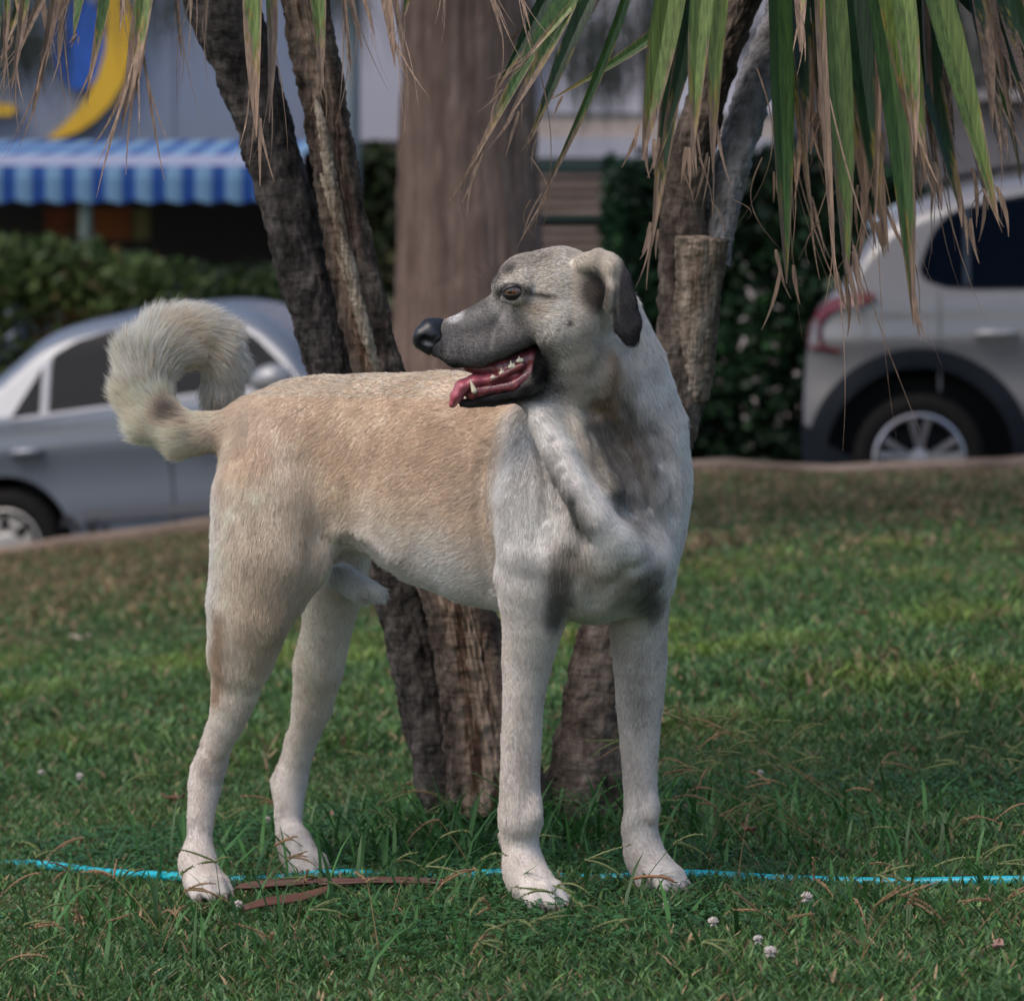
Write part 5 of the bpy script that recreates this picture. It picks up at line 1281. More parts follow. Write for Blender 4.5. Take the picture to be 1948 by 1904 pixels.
chain([hs(760, 470, 135), hs(640, 510, 118), hs(540, 552, 106), hs(430, 590, 92), hs(325, 612, 72)], .016, BK, .004, GREY, w=XH, s=.92, shrink=.001)    # muzzle
chain([hs(1080, 800, 70), hs(980, 850, 58), hs(880, 905, 40), hs(760, 935, 36), hs(640, 958, 34), hs(520, 968, 32), hs(475, 970, 28)], .010, BK, .005, GREY, w=XH, s=1.25, shrink=.001)   # lower jaw
for sgn in (-1, 1):
    chain([hs(890, 870, 26, sgn * .028), hs(780, 915, 22, sgn * .024), hs(660, 938, 20, sgn * .018), hs(560, 958, 18, sgn * .012)], .008, BK, .004, GREY, shrink=.0)   # lower lip rim
# eye sockets
for sgn in (-1,):
    prims.append(rc(H(748, 364, sgn * .0665), H(760, 362, sgn * .0665), .0125, .0125, .008, BK, .003, GREY, neg=True))
for sgn in (-1, 1):
    chain([hs(692, 330, 24, sgn * .0520), hs(750, 312, 28, sgn * .0565), hs(815, 332, 26, sgn * .0580)], .010, BK, .004, GREY)
    chain([hs(700, 400, 24, sgn * .0520), hs(755, 412, 26, sgn * .0560), hs(812, 395, 26, sgn * .0575)], .010, BK, .004, GREY)
# ears: folded flap
def ear(sg):
    E = lambda a, b, dy: H(a, b, sg * dy)
    wv = np.array((.80, -.55 * -sg * -1, .15))
    cA = [(E(1120, 205, -.050), .011), (E(1210, 190, -.060), .014), (E(1290, 225, -.068), .015)]
    chain(cA, .008, (1, 0, -.3), .008, CREAM, shrink=.001)
    fl = [(E(1262, 225, -.064), .0155), (E(1318, 300, -.070), .0195), (E(1345, 420, -.072), .0205), (E(1372, 530, -.070), .0205), (E(1388, 600, -.067), .0145)]
    chain(fl, .008, (.2, 0, -1), .0085, DARKEAR, w=np.array((.45, .89 * sg, 0)), s=.34, shrink=.0)
    prims.append(rc(E(1165, 300, -.0745), E(1230, 390, -.070), .013, .012, .008, (0, 0, 1), .012, (.16, .11, .085), neg=True))
    # rear wall of the cup, curling forward
    chain([(E(1262, 250, -.072), .006), (E(1283, 340, -.080), .006), (E(1265, 440, -.074), .006)], .006, (0, 0, -1), .007, CREAM)
ear(1)
ear(-1)

X0 = axis(-.62, .32, (-.135, .19), .0055, .0032)
Y0 = axis(4.24, 5.12, (4.32, 4.50), .0055, .0034)
Z0 = axis(-.12, 0.90, (.645, .885), .0055, .0032)
D = build_sdf(prims, X0, Y0, Z0)
DV, DF = surface_nets(D, X0, Y0, Z0)
del D
# keep the largest connected piece is not needed: all parts overlap
def vert_normals(V, F):
    n = np.cross(V[F[:, 2]] - V[F[:, 0]], V[F[:, 3]] - V[F[:, 1]])
    N = np.zeros_like(V)
    for c in range(4): np.add.at(N, F[:, c], n)
    return N / np.maximum(1e-12, np.linalg.norm(N, axis=1))[:, None]
def relax(V, F, it=2, a=.5):
    for _ in range(it):
        S = np.zeros_like(V); c = np.zeros(len(V))
        for i, j in ((0, 1), (1, 2), (2, 3), (3, 0)):
            np.add.at(S, F[:, i], V[F[:, j]]); np.add.at(c, F[:, i], 1)
            np.add.at(S, F[:, j], V[F[:, i]]); np.add.at(c, F[:, j], 1)
        V = V + a * (S / c[:, None] - V)
    return V
DV = relax(DV, DF, 2)
DN_ = vert_normals(DV, DF)
def emboss(lines):
    global DV, DN_
    pz = DV[:, 2] - CAM_H; dep = DV[:, 1] * cp - pz * sp_; up = DV[:, 1] * sp_ + pz * cp
    uu = 974 + FU * DV[:, 0] / dep; vv = 952 - FU * up / dep
    def S(u, v):
        return DV[np.argmin((uu - u) ** 2 + (vv - v) ** 2 + np.where(DN_[:, 1] < 0, 0, 1e5) + (DV[:, 1] - 4.2) * 400)]
    off = np.zeros(len(DV))
    for (pl, wd, h) in lines:
        q = [S(u, v) for u, v in pl]
        best = np.full(len(DV), 9.); 
        for A_, B_ in zip(q[:-1], q[1:]):
            BA = B_ - A_; t = np.clip((DV - A_) @ BA / max(1e-9, BA @ BA), 0, 1)
            best = np.minimum(best, np.linalg.norm(DV - A_ - t[:, None] * BA, axis=1))
        ends = min(1, 1)
        off += h * np.exp(-(best / wd) ** 2)
    DV = DV + DN_ * off[:, None]; DN_ = vert_normals(DV, DF)
def HH(*ab): return [(713.4 + .3497 * a, 428 + .3497 * b) for a, b in ab]
emboss([([(1028, 778), (1058, 835), (1090, 890), (1125, 945), (1172, 1008), (1215, 1050)], .019, .0060), ([(1000, 790), (1020, 850), (1046, 910), (1078, 975), (1120, 1035)], .008, -.0050), ([(1075, 790), (1112, 855), (1155, 920), (1200, 975)], .009, -.0050),
        ([(1038, 850), (1052, 900), (1064, 960)], .0050, .0035), ([(1050, 840), (1068, 900), (1080, 970)], .0045, -.0045), ([(1066, 890), (1082, 940), (1094, 995)], .005, .004),
        ([(1024, 870), (1036, 930), (1040, 985)], .005, -.0035), ([(1012, 850), (1018, 920), (1020, 980)], .006, .003), ([(1090, 960), (1102, 1010), (1108, 1040)], .005, -.004),
        ([(1150, 780), (1180, 840), (1215, 900), (1235, 960)], .006, -.005), ([(1165, 765), (1200, 830), (1235, 890)], .006, .004), ([(1190, 770), (1222, 830), (1255, 880)], .006, -.004),
        ([(1135, 800), (1160, 870), (1195, 940)], .006, .004), ([(1118, 810), (1138, 880), (1170, 950)], .006, -.004), ([(1250, 820), (1270, 900), (1280, 980)], .010, -.004),
        ([(960, 800), (944, 850), (932, 920), (935, 1000), (945, 1100)], .010, .005), ([(925, 850), (915, 920), (918, 1000), (930, 1120)], .012, -.005),
        ([(640, 1010), (700, 1020), (745, 1060)], .012, .005), ([(650, 1040), (700, 1062), (740, 1100)], .010, -.006), ([(560, 880), (600, 950), (615, 1020)], .02, -.004),
        ([(1090, 1060), (1120, 1110), (1130, 1150)], .014, -.006), ([(1165, 1110), (1190, 1080), (1230, 1070)], .012, -.005), ([(1040, 1060), (1060, 1090), (1070, 1120)], .014, .004),
        (HH((690, 470), (640, 560), (620, 660)), .006, -.0022), (HH((905, 640), (960, 700), (960, 800)), .008, .003), (HH((830, 400), (920, 420), (1000, 470)), .006, -.0025),
        (HH((800, 385), (860, 440), (900, 520)), .008, .002), (HH((1230, 470), (1240, 560), (1225, 680), (1190, 800)), .010, -.005), (HH((1290, 660), (1270, 800), (1240, 900)), .010, .004),
        (HH((950, 880), (1050, 960), (1150, 1020)), .010, -.005)])

# attributes blended from the primitives
def blend_attrs(X):
    global EARW
    EW = np.zeros(len(X)); W = np.zeros(len(X)); comb = np.zeros((len(X), 3)); fl = np.zeros(len(X)); col = np.zeros((len(X), 3))
    dmin = np.full(len(X), 9.)
    ds = []
    for p in prims:
        if p.neg: ds.append(None); continue
        d = prim_d(p, X); ds.append(d); dmin = np.minimum(dmin, d)
    for p, d in zip(prims, ds):
        if d is None: continue
        wgt = np.exp(-(d - dmin) / .011)
        if p.col[0] < .05: EW += wgt
        W += wgt; comb += wgt[:, None] * p.comb; fl += wgt * p.fl; col += wgt[:, None] * p.col
    comb /= W[:, None]; EARW = EW / W
    return comb, fl / W, col / W[:, None]

def markings(X, col, fl, nrm):
    def S(u, v):
        dd = np.zeros(len(X)); ry = X[:, 1]
        # project every skin vertex to measured units
        pz = (X[:, 2] - CAM_H); dep = X[:, 1] * cp - pz * sp_; up = X[:, 1] * sp_ + pz * cp
        uu = 974 + FU * X[:, 0] / dep; vv = 952 - FU * up / dep
        q = (uu - u) ** 2 + (vv - v) ** 2 + np.where(nrm[:, 1] < 0, 0, 1e5) + (X[:, 1] - 4.2) * 400
        return X[np.argmin(q)]
    """coat pattern; spots are (centre, radius, colour, strength, squeeze)"""
    nz = vnoise(X, 60, 3)[:, None]; nz2 = vnoise(X, 190, 5)[:, None]
    col = col * (1 + .05 * nz + .04 * nz2)
    def spot(c, r, cc, st=1.0, fall=.5, ax=None):
        nonlocal col
        d = X - c
        if ax is not None: d = d * np.array(ax)
        q = np.linalg.norm(d, axis=1) / r + .14 * nz[:, 0] + .16 * nz2[:, 0]
        a = st * (1 - sstep(1 - fall, 1 + fall * .4, q))
        col = col * (1 - a[:, None]) + np.array(cc) * a[:, None]
    def seg(A_, B_, r, cc, st=1.0, fall=.5):
        nonlocal col
        A_ = np.asarray(A_); B_ = np.asarray(B_); BA = B_ - A_; t = np.clip((X - A_) @ BA / (BA @ BA), 0, 1)
        q = np.linalg.norm(X - A_ - t[:, None] * BA, axis=1) / r + .14 * nz[:, 0] + .18 * nz2[:, 0]
        a = st * (1 - sstep(1 - fall, 1 + fall * .4, q))
        col = col * (1 - a[:, None]) + np.array(cc) * a[:, None]
    # belly and rear of the thighs pale, saddle warmer
    spot(S(860, 1130), .11, WHITE, .9, .8); spot(S(700, 1050), .07, WHITE, .7, .8)
    spot(S(395, 1080), .06, WHITE, .8, .8, (1, 1, .45)); spot(S(385, 950), .035, WHITE, .7, .8, (1, 1, .5))
    spot(S(620, 760), .17, (.76, .595, .45), .5, .8, (.6, .6, 1)); spot(S(830, 800), .13, (.74, .56, .42), .45, .8)
    spot(S(880, 880), .10, (.56, .44, .34), .40, .9); spot(S(470, 880), .055, (.70, .51, .36), .40, .9)
    spot(S(720, 870), .06, (.60, .48, .37), .30, .9, (.6, 1, 1)); spot(S(510, 1160), .09, (.60, .46, .32), .5, .9, (1, 1, .5))
    seg(S(416, 1180), S(405, 1330), .020, (.47, .32, .20), .7, .9)
    # chest: grey shading hairs in the wrinkles, dark insides of the fore legs
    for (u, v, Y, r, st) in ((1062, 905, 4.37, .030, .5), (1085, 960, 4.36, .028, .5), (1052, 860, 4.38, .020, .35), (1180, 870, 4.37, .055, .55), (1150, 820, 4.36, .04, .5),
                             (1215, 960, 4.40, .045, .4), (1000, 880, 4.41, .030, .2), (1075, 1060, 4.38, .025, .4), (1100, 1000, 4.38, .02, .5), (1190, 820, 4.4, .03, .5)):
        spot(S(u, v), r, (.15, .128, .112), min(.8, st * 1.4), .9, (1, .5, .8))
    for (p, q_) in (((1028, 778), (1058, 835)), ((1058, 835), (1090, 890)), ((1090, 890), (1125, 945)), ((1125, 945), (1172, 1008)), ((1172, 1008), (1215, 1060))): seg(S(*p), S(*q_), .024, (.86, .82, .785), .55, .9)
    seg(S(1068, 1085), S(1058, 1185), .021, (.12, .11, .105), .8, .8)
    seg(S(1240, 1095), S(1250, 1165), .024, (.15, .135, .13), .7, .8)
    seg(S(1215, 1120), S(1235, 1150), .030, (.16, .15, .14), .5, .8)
    seg(S(1165, 690), S(1150, 770), .022, (.50, .31, .17), .8, .8)            # rusty hair behind the cheek
    seg(S(1180, 760), S(1215, 840), .040, (.25, .20, .155), .45, .9)
    seg(S(1090, 1060), S(1180, 1110), .03, (.50, .42, .33), .5, .9)
    for (a, b, Y, r) in ((520, 1000, 4.47, .018), (1150, 600, 4.56, .02), (1180, 800, 4.57, .02)):
        spot(L2(a, b, Y), r, (.42, .37, .33), .5, .9, (1, 1, .5))
    for (a, b, Y) in ((310, 1620, 4.80), (270, 1200, 4.83), (300, 1000, 4.83)): spot(L1(a, b, Y), .02, (.48, .37, .29), .45, .9, (1, 1, .5))
    for (a, b, Y) in ((700, 1250, 4.98), (690, 1430, 4.97)): spot(L1(a, b, Y), .014, (.40, .33, .29), .5, .9, (1, 1, .5))
    # tail: black spot near the root of the curl
    spot(S(338, 792), .022, (.07, .06, .055), .8, .9); spot(S(420, 765), .022, (.12, .11, .11), .7, .9)
    spot(S(340, 655), .04, (.58, .45, .31), .6, .9)
    # head (mirrored mask)
    dy = X[:, 1] - HEAD_Y
    Xs = X.copy(); Xs[:, 1] = HEAD_Y - np.abs(dy)
    ishead = (X[:, 2] > H(0, 960)[2] - .01) & (X[:, 0] < H(1480, 0)[0]) & (np.abs(dy) < .11)
    hc = col.copy()
    n1 = nz[:, 0]
    def hspot(a, b, ra, rb, cc, st=1.0, fall=.5, ddy=None, rot=0):
        nonlocal hc
        c = H(a, b)
        dx = (Xs[:, 0] - c[0]) / HU; dz = -(Xs[:, 2] - c[2]) / HU
        if rot:
            co, si = math.cos(rot), math.sin(rot); dx, dz = dx * co + dz * si, -dx * si + dz * co
        q = np.sqrt((dx / ra) ** 2 + (dz / rb) ** 2) + .10 * n1
        if ddy is not None: q = np.sqrt(q ** 2 + ((Xs[:, 1] - HEAD_Y + ddy) / .02) ** 2)
        al = st * (1 - sstep(1 - fall, 1 + fall * .4, q)) * ishead
        hc = hc * (1 - al[:, None]) + np.array(cc) * al[:, None]
    hspot(1000, 330, 420, 330, (.76, .68, .59), .78, .4)
    hspot(820, 190, 260, 80, (.24, .21, .19), .55, .8, rot=-.35)
    hspot(575, 600, 360, 235, (.165, .152, .148), .97, .5, rot=-.12)
    hspot(870, 700, 105, 170, (.115, .105, .10), .7, .8)
    hspot(640, 940, 300, 75, (.045, .042, .045), .95, .5, rot=-.1)
    hspot(640, 830, 290, 62, (.040, .035, .038), .9, .7, rot=-.35)     # lips
    hspot(885, 790, 50, 110, (.022, .02, .022), .95, .6)
    hspot(1060, 520, 220, 130, (.84, .77, .69), .9, .7)
    hspot(1040, 535, 26, 22, (.10, .08, .08), .8, .6)
    hspot(850, 290, 140, 62, (.74, .66, .57), .85, .7, rot=.3)
    hspot(840, 450, 110, 50, (.42, .33, .25), .7, .8, rot=.2)
    hspot(620, 455, 190, 55, (.36, .34, .33), .5, .8, rot=-.5)
    hspot(690, 480, 55, 90, (.46, .43, .42), .7, .8, rot=-.5)
    hspot(620, 330, 50, 80, (.46, .43, .42), .75, .8, rot=.6)
    hspot(720, 245, 50, 34, (.07, .06, .06), .8, .8, rot=-.5)
    hspot(655, 290, 22, 60, (.09, .08, .08), .7, .8, rot=.5)
    hspot(745, 365, 100, 48, (.035, .03, .032), .95, .5, rot=.05)
    hspot(890, 385, 95, 18, (.055, .045, .045), .85, .7, rot=.15)
    hspot(430, 495, 60, 40, (.62, .60, .60), .9, .6, rot=-.4)
    hspot(370, 500, 34, 22, (.62, .42, .38), .8, .6, rot=-.4)
    hspot(300, 650, 95, 90, (.03, .03, .034), .92, .6)
    hspot(380, 760, 130, 45, (.028, .027, .03), .92, .6, rot=.3)
    hspot(400, 620, 60, 60, (.22, .215, .22), .5, .8)
    hspot(1180, 350, 90, 130, (.12, .085, .07), .85, .5)
    hspot(1225, 400, 45, 80, (.05, .035, .035), .6, .8)
    hspot(1170, 150, 190, 60, (.70, .63, .55), .75, .7)
    rim = sstep(H(1262, 0)[0], H(1305, 0)[0], X[:, 0]); ew = (sstep(.35, .65, EARW) * rim)[:, None]; hc = hc * (1 - ew) + np.array(DARKEAR) * ew
    hspot(1300, 350, 14, 170, (.36, .32, .29), .6, .7, rot=-.10)
    hspot(1150, 740, 180, 160, (.64, .58, .51), .6, .8)
    for (a, b, ra, rb, ro) in ((420, 792, 70, 20, .1), (540, 795, 80, 20, -.12), (650, 760, 80, 20, -.5), (760, 705, 80, 20, -.45), (850, 685, 60, 20, -.1), (892, 730, 24, 60, 0), (880, 830, 26, 60, .35), (810, 895, 60, 24, -.6), (700, 925, 80, 18, -.25), (580, 952, 80, 18, -.1)):
        hspot(a, b, ra, rb, (.016, .014, .016), .97, .7, rot=ro)
    for i in range(14):
        a = 450 + 28 * (i % 5) + 9 * math.sin(i * 5.1); b = 640 + 26 * (i // 5) + 8 * math.cos(i * 3.7)
        hspot(a, b, 7, 7, (.02, .02, .02), .8, .9)
    return np.clip(hc, 0.012, .85)

comb, fl_v, col_v = blend_attrs(DV)
col_v = markings(DV, col_v, fl_v, DN_)
dog = empty("dog", (0.02, 4.6, 0.0))
tag(dog, "large tan and white dog with black muzzle, tongue out and curled tail on the lawn", "dog")
m_skin = mat("coat_skin", (.5, .4, .3), rough=.85, attr=True, bump=(420, .35, .002), spec=.15)
body = mesh_obj("body", DV, DF, m_skin, dog, cols=col_v * .85, smooth=True)

# ---- fur ------------------------------------------------------------
def make_fur(name, count, seed, V, F, parent, radius, lscale=1.0):
    r = np.random.default_rng(seed)
    tri = np.concatenate([F[:, [0, 1, 2]], F[:, [0, 2, 3]]])
    A_, B_, C_ = V[tri[:, 0]], V[tri[:, 1]], V[tri[:, 2]]
    nn = np.cross(B_ - A_, C_ - A_); ar = np.linalg.norm(nn, axis=1) / 2
    nn = nn / np.maximum(1e-12, ar[:, None] * 2)
    cen = (A_ + B_ + C_) / 3
    tocam = np.array((0, 0, CAM_H)) - cen; tocam /= np.linalg.norm(tocam, axis=1)[:, None]
    wgt = ar * np.where((nn * tocam).sum(1) < -.35, .30, 1.0)
    hd = (cen[:, 2] > H(0, 960)[2]) & (cen[:, 0] < H(1300, 0)[0]) & (np.abs(cen[:, 1] - HEAD_Y) < .1)
    tlm = (cen[:, 0] < P(480, 0, 4.87)[0]) & (cen[:, 2] > P(0, 860, 4.87)[2]); wgt = wgt * np.where(hd, 3.4, 1.0) * np.where(tlm, 4.0, 1.0)
    pick = r.choice(len(tri), count, p=wgt / wgt.sum())
    a = r.random(count); b = r.random(count); f_ = a + b > 1; a[f_] = 1 - a[f_]; b[f_] = 1 - b[f_]
    X = A_[pick] * (1 - a - b)[:, None] + B_[pick] * a[:, None] + C_[pick] * b[:, None]
    vi = tri[pick]
    wts = np.stack([1 - a - b, a, b], 1)[..., None]
    N = (DN_[vi] * wts).sum(1); N /= np.linalg.norm(N, axis=1)[:, None]
    cb = (comb[vi] * wts).sum(1); L = (fl_v[vi] * wts[..., 0]).sum(1); col = (col_v[vi] * wts).sum(1)
    # no fur inside mouth / on nose / eyeball
    q = lambda aa, bb: H(aa, bb)
    keep = np.ones(count, bool)
    nose = H(275, 600); keep &= ~((np.abs(X[:, 0] - nose[0]) < 70 * HU) & (np.abs(X[:, 2] - nose[2]) < 95 * HU))
    eye = H(752, 362); keep &= ~((((X[:, 0] - eye[0]) / (50 * HU)) ** 2 + ((X[:, 2] - eye[2]) / (32 * HU)) ** 2 < 1) & (X[:, 1] < HEAD_Y))
    X, N, cb, L, col = X[keep], N[keep], cb[keep], L[keep], col[keep]; n = len(X)
    # direction: combed tangent, waves, little tufts
    wv = np.stack([vnoise(X, 22, 21), vnoise(X, 22, 22), vnoise(X, 22, 23)], 1) * .16
    wv += np.stack([vnoise(X, 150, 24), vnoise(X, 150, 25), vnoise(X, 150, 26)], 1) * (.12 * (1 - .6 * sstep(.018, .045, L)))[:, None]
    t = cb + wv; t = t - (t * N).sum(1)[:, None] * N
    t /= np.maximum(1e-6, np.linalg.norm(t, axis=1))[:, None]
    longf = sstep(.018, .045, L)
    lift = (.24 + .85 * longf + .10 * vnoise(X, 60, 31))
    lift = lift * (.6 + .8 * r.random(n))
    d0 = t + N * lift[:, None] * 1.3 + r.normal(size=(n, 3)) * .10
    d0 /= np.linalg.norm(d0, axis=1)[:, None]
    d1 = t + N * lift[:, None] * .45 + r.normal(size=(n, 3)) * .13 + np.array((0, 0, -.10))
    d1 /= np.linalg.norm(d1, axis=1)[:, None]
    L = L * lscale * np.where(longf > .2, 1, np.where(L > .0095, .62, .85)) * (.45 + .75 * r.random(n)) * (1 + .25 * vnoise(X, 90, 33))
    X = X - N * .0006
    p1 = X + d0 * (L * .36)[:, None]; p2 = p1 + (d0 * .5 + d1 * .5) * (L * .34)[:, None]; p3 = p2 + d1 * (L * .34)[:, None]
    pos = np.stack([X, p1, p2, p3], 1).reshape(-1, 3).astype(np.float32)
    # colour: per-hair variation; a few dark-tipped guard hairs
    v = 1 + .10 * r.normal(size=n); dk = r.random(n) < (.03 + .05 * longf); v = v * (1 + .30 * longf)
    hdm = (X[:, 2] > H(0, 960)[2]) & (X[:, 0] < H(1050, 0)[0]); v = np.where(hdm, v * np.exp(r.normal(size=n) * .42), v)
    v = np.where(dk, v * .45, v) * (1 + .10 * vnoise(X, 120, 41))
    c3 = np.clip(col * v[:, None], .008, .9)
    cv = bpy.data.hair_curves.new(name)
    cv.add_curves([4] * n)
    cv.attributes['position'].data.foreach_set('vector', pos.ravel())
    ra = cv.attributes.get('radius') or cv.attributes.new('radius', 'FLOAT', 'POINT')
    rr = np.tile(np.array([1, .92, .7, .12], np.float32), n) * np.repeat(radius * (.7 + .5 * r.random(n)) * (1 + .2 * longf), 4)
    ra.data.foreach_set('value', rr.astype(np.float32))
    ca = cv.attributes.new('col', 'FLOAT_COLOR', 'CURVE')
    cc = np.ones((n, 4), np.float32); cc[:, :3] = c3; ca.data.foreach_set('color', cc.ravel())
    o = bpy.data.objects.new(name, cv); link(o, parent)
    return o
m_fur, t_, b_ = new_mat("fur")
at_ = t_.nodes.new('ShaderNodeAttribute'); at_.attribute_name = 'col'
t_.links.new(at_.outputs['Color'], b_.inputs['Base Color'])
b_.inputs['Roughness'].default_value = .55; b_.inputs['Specular IOR Level'].default_value = .25
tr_ = t_.nodes.new('ShaderNodeBsdfTranslucent'); t_.links.new(at_.outputs['Color'], tr_.inputs[0])
mx_ = t_.nodes.new('ShaderNodeMixShader'); mx_.inputs[0].default_value = .38
t_.links.new(b_.outputs[0], mx_.inputs[1]); t_.links.new(tr_.outputs[0], mx_.inputs[2]); t_.links.new(mx_.outputs[0], t_.nodes['Material Output'].inputs[0])
fur = make_fur("fur", FUR_N, 5, DV, DF, dog, .00021)
fur.data.materials.append(m_fur)

# ---- nose -----------------------------------------------------------
def sdf_part(name, prs, h, m, parent, smooth=True, it=2, cols=None):
    lo = np.min([np.minimum(p.A, p.B) - max(p.ra, p.rb) * max(1, p.s) - .012 for p in prs if not p.neg], 0)
    hi = np.max([np.maximum(p.A, p.B) + max(p.ra, p.rb) * max(1, p.s) + .012 for p in prs if not p.neg], 0)
    xs, ys, zs = (np.arange(lo[i], hi[i], h) for i in range(3))
    D = build_sdf(prs, xs, ys, zs); V, F = surface_nets(D, xs, ys, zs)
    V = relax(V, F, it)
    return mesh_obj(name, V, F, m, parent, smooth=smooth, cols=None if cols is None else cols(V))
m_nose = mat("nose_leather", (.012, .013, .018), rough=.33, bump=(900, .35, .0012), spec=.6)
nz = []
for s_ in (-1, 1):
    nz += [rc(H(262, 600, s_ * .010), H(300, 580, s_ * .010), .0125, .0135, .010), rc(H(248, 640, s_ * .005), H(300, 670, s_ * .007), .009, .010, .008),
           rc(H(330, 615, s_ * .013), H(318, 650, s_ * .012), .010, .008, .008)]
nz += [rc(H(300, 560), H(345, 548), .012, .010, .010)]
for s_ in (-1, 1):
    nz += [rc(H(268, 628, s_ * .0215), H(300, 640, s_ * .024), .0055, .0040, .004, neg=True), rc(H(300, 640, s_ * .025), H(345, 600, s_ * .0255), .0022, .0018, .003, neg=True)]
sdf_part("nose", nz, .0011, m_nose, dog)

# ---- mouth ----------------------------------------------------------
m_tongue = mat("tongue", (.42, .085, .115), rough=.32, noise=(60, .5, (.50, .16, .18)), bump=(500, .3, .001), spec=.6)
m_gum = mat("gum", (.26, .055, .06), rough=.28, noise=(150, .95, (.06, .022, .032)), bump=(160, .6, .002), spec=.6)
m_lip = mat("lip", (.028, .022, .028), rough=.35, bump=(220, .5, .002), spec=.6)
m_tooth = mat("tooth", (.72, .66, .50), rough=.25, noise=(60, .5, (.55, .46, .30)), spec=.6)
tg = []
tpts = [(900, 810, 30, .010), (760, 820, 34, .012), (640, 838, 34, .013), (540, 850, 34, .014), (475, 880, 36, .015), (445, 930, 32, .014), (422, 975, 22, .012)]
wt = np.array((0, 1, 0))
for (a, b, r_, w1), (a2, b2, r2, w2) in zip(tpts[:-1], tpts[1:]):
    tg.append(rc(H(a, b, -.004), H(a2, b2, -.004), r_ * HU, r2 * HU, .006, w=wt, s=2.1))
sdf_part("tongue", tg, .0013, m_tongue, dog)
gm = [rc(H(850, 715, 0), H(690, 765, 0), 62 * HU, 52 * HU, .008, w=wt, s=1.9), rc(H(690, 765, 0), H(560, 780, 0), 52 * HU, 30 * HU, .008, w=wt, s=1.5), rc(H(870, 750, 0), H(700, 800, 0), 50 * HU, 40 * HU, .008, w=wt, s=2.2), rc(H(700, 800, 0), H(500, 780, 0), 40 * HU, 20 * HU, .008, w=wt, s=1.8)]
for s_ in (-1, 1):
    gm += [rc(H(862, 800, s_ * .024), H(760, 872, s_ * .022), 30 * HU, 30 * HU, .006), rc(H(760, 872, s_ * .022), H(560, 905, s_ * .014), 30 * HU, 26 * HU, .006),
           rc(H(560, 905, s_ * .014), H(510, 925, s_ * .009), 26 * HU, 22 * HU, .006)]
gm += [rc(H(800, 765, s_ * .029), H(700, 815, s_ * .0265), 17 * HU, 16 * HU, .004) for s_ in (-1, 1)] + [rc(H(700, 815, s_ * .0265), H(630, 848, s_ * .024), 16 * HU, 12 * HU, .004) for s_ in (-1, 1)]
gm += [rc(H(850, 860, 0), H(540, 935, 0), 30 * HU, 22 * HU, .008, w=wt, s=2.0)]
sdf_part("gums", gm, .0015, m_gum, dog)
def tooth(a, b, h_, wd, lean, sg=-1, dy=.020, split=False):
    tp = [rc(H(a, b, sg * dy), H(a + lean, b - h_, sg * dy), wd * HU, wd * .22 * HU, .0015)]
    if split:
        tp = [rc(H(a - wd * .6, b, sg * dy), H(a + wd * .6, b - 4, sg * dy), wd * .55 * HU, wd * .55 * HU, .002, w=wt, s=.6),
              rc(H(a, b, sg * dy), H(a + lean, b - h_, sg * dy), wd * .55 * HU, wd * .15 * HU, .0022),
              rc(H(a + wd, b, sg * dy), H(a + wd + lean, b - h_ * .6, sg * dy), wd * .4 * HU, wd * .12 * HU, .002)]
    sdf_part("tooth", tp, .0006, m_tooth, dog, it=1)
for sg, dd in ((-1, 0), (1, 0)):
    tooth(540, 902, 60, 17, -22, sg, .0225)                 # lower canine
    tooth(640, 830, 16, 12, -2, sg, .026, True)
    tooth(690, 808, 30, 16, -4, sg, .028, True)
    tooth(742, 772, 36, 17, -4, sg, .030, True)
    tooth(785, 740, 26, 17, -2, sg, .031, True)
# ---- eye ------------------------------------------------------------
ec = H(752, 362, -.0555)
ev, ef = [], []
nu, nv = 40, 28
for i in range(nv + 1):
    for j in range(nu):
        th = math.pi * i / nv; ph = 2 * math.pi * j / nu
        ev.append((math.sin(th) * math.cos(ph), math.sin(th) * math.sin(ph), math.cos(th)))
for i in range(nv):
    for j in range(nu):
        ef.append((i * nu + j, (i + 1) * nu + j, (i + 1) * nu + (j + 1) % nu, i * nu + (j + 1) % nu))
ev = np.array(ev)
q_ = Vector((-.30, -.95, .02)).normalized().to_track_quat('Z', 'Y')
me_, t2, b2 = new_mat("eyeball")
N_, L_ = t2.nodes.new, t2.links.new
tc_ = N_('ShaderNodeTexCoord'); sx = N_('ShaderNodeSeparateXYZ'); L_(tc_.outputs['Object'], sx.inputs[0])
rp_ = N_('ShaderNodeValToRGB'); cr = rp_.color_ramp
cr.elements[0].position = 0.0; cr.elements[0].color = (.30, .25, .23, 1)
for pos_, c_ in ((.60, (.16, .10, .08, 1)), (.86, (.17, .10, .075, 1)), (.88, (.015, .008, .006, 1)), (.90, (.085, .028, .009, 1)), (.965, (.13, .045, .014, 1)), (.975, (.004, .003, .003, 1))):
    e_ = cr.elements.new(pos_); e_.color = c_
cr.elements[-1].color = (.003, .003, .003, 1)
dv = N_('ShaderNodeMath'); dv.operation = 'DIVIDE'; dv.inputs[1].default_value = .0135
L_(sx.outputs[2], dv.inputs[0]); L_(dv.outputs[0], rp_.inputs[0]); L_(rp_.outputs[0], b2.inputs['Base Color'])
b2.inputs['Roughness'].default_value = .06; b2.inputs['Coat Weight'].default_value = 1.0; b2.inputs['Coat Roughness'].default_value = .02
for sg in (-1, 1):
    eo = mesh_obj("eye", ev * .0135, ef, me_, dog, smooth=True)
    eo.location = Vector(H(752, 362, sg * .0530)) 
    qq = q_ if sg < 0 else Vector((-.30, .95, .02)).normalized().to_track_quat('Z', 'Y')
    eo.rotation_euler = qq.to_euler()
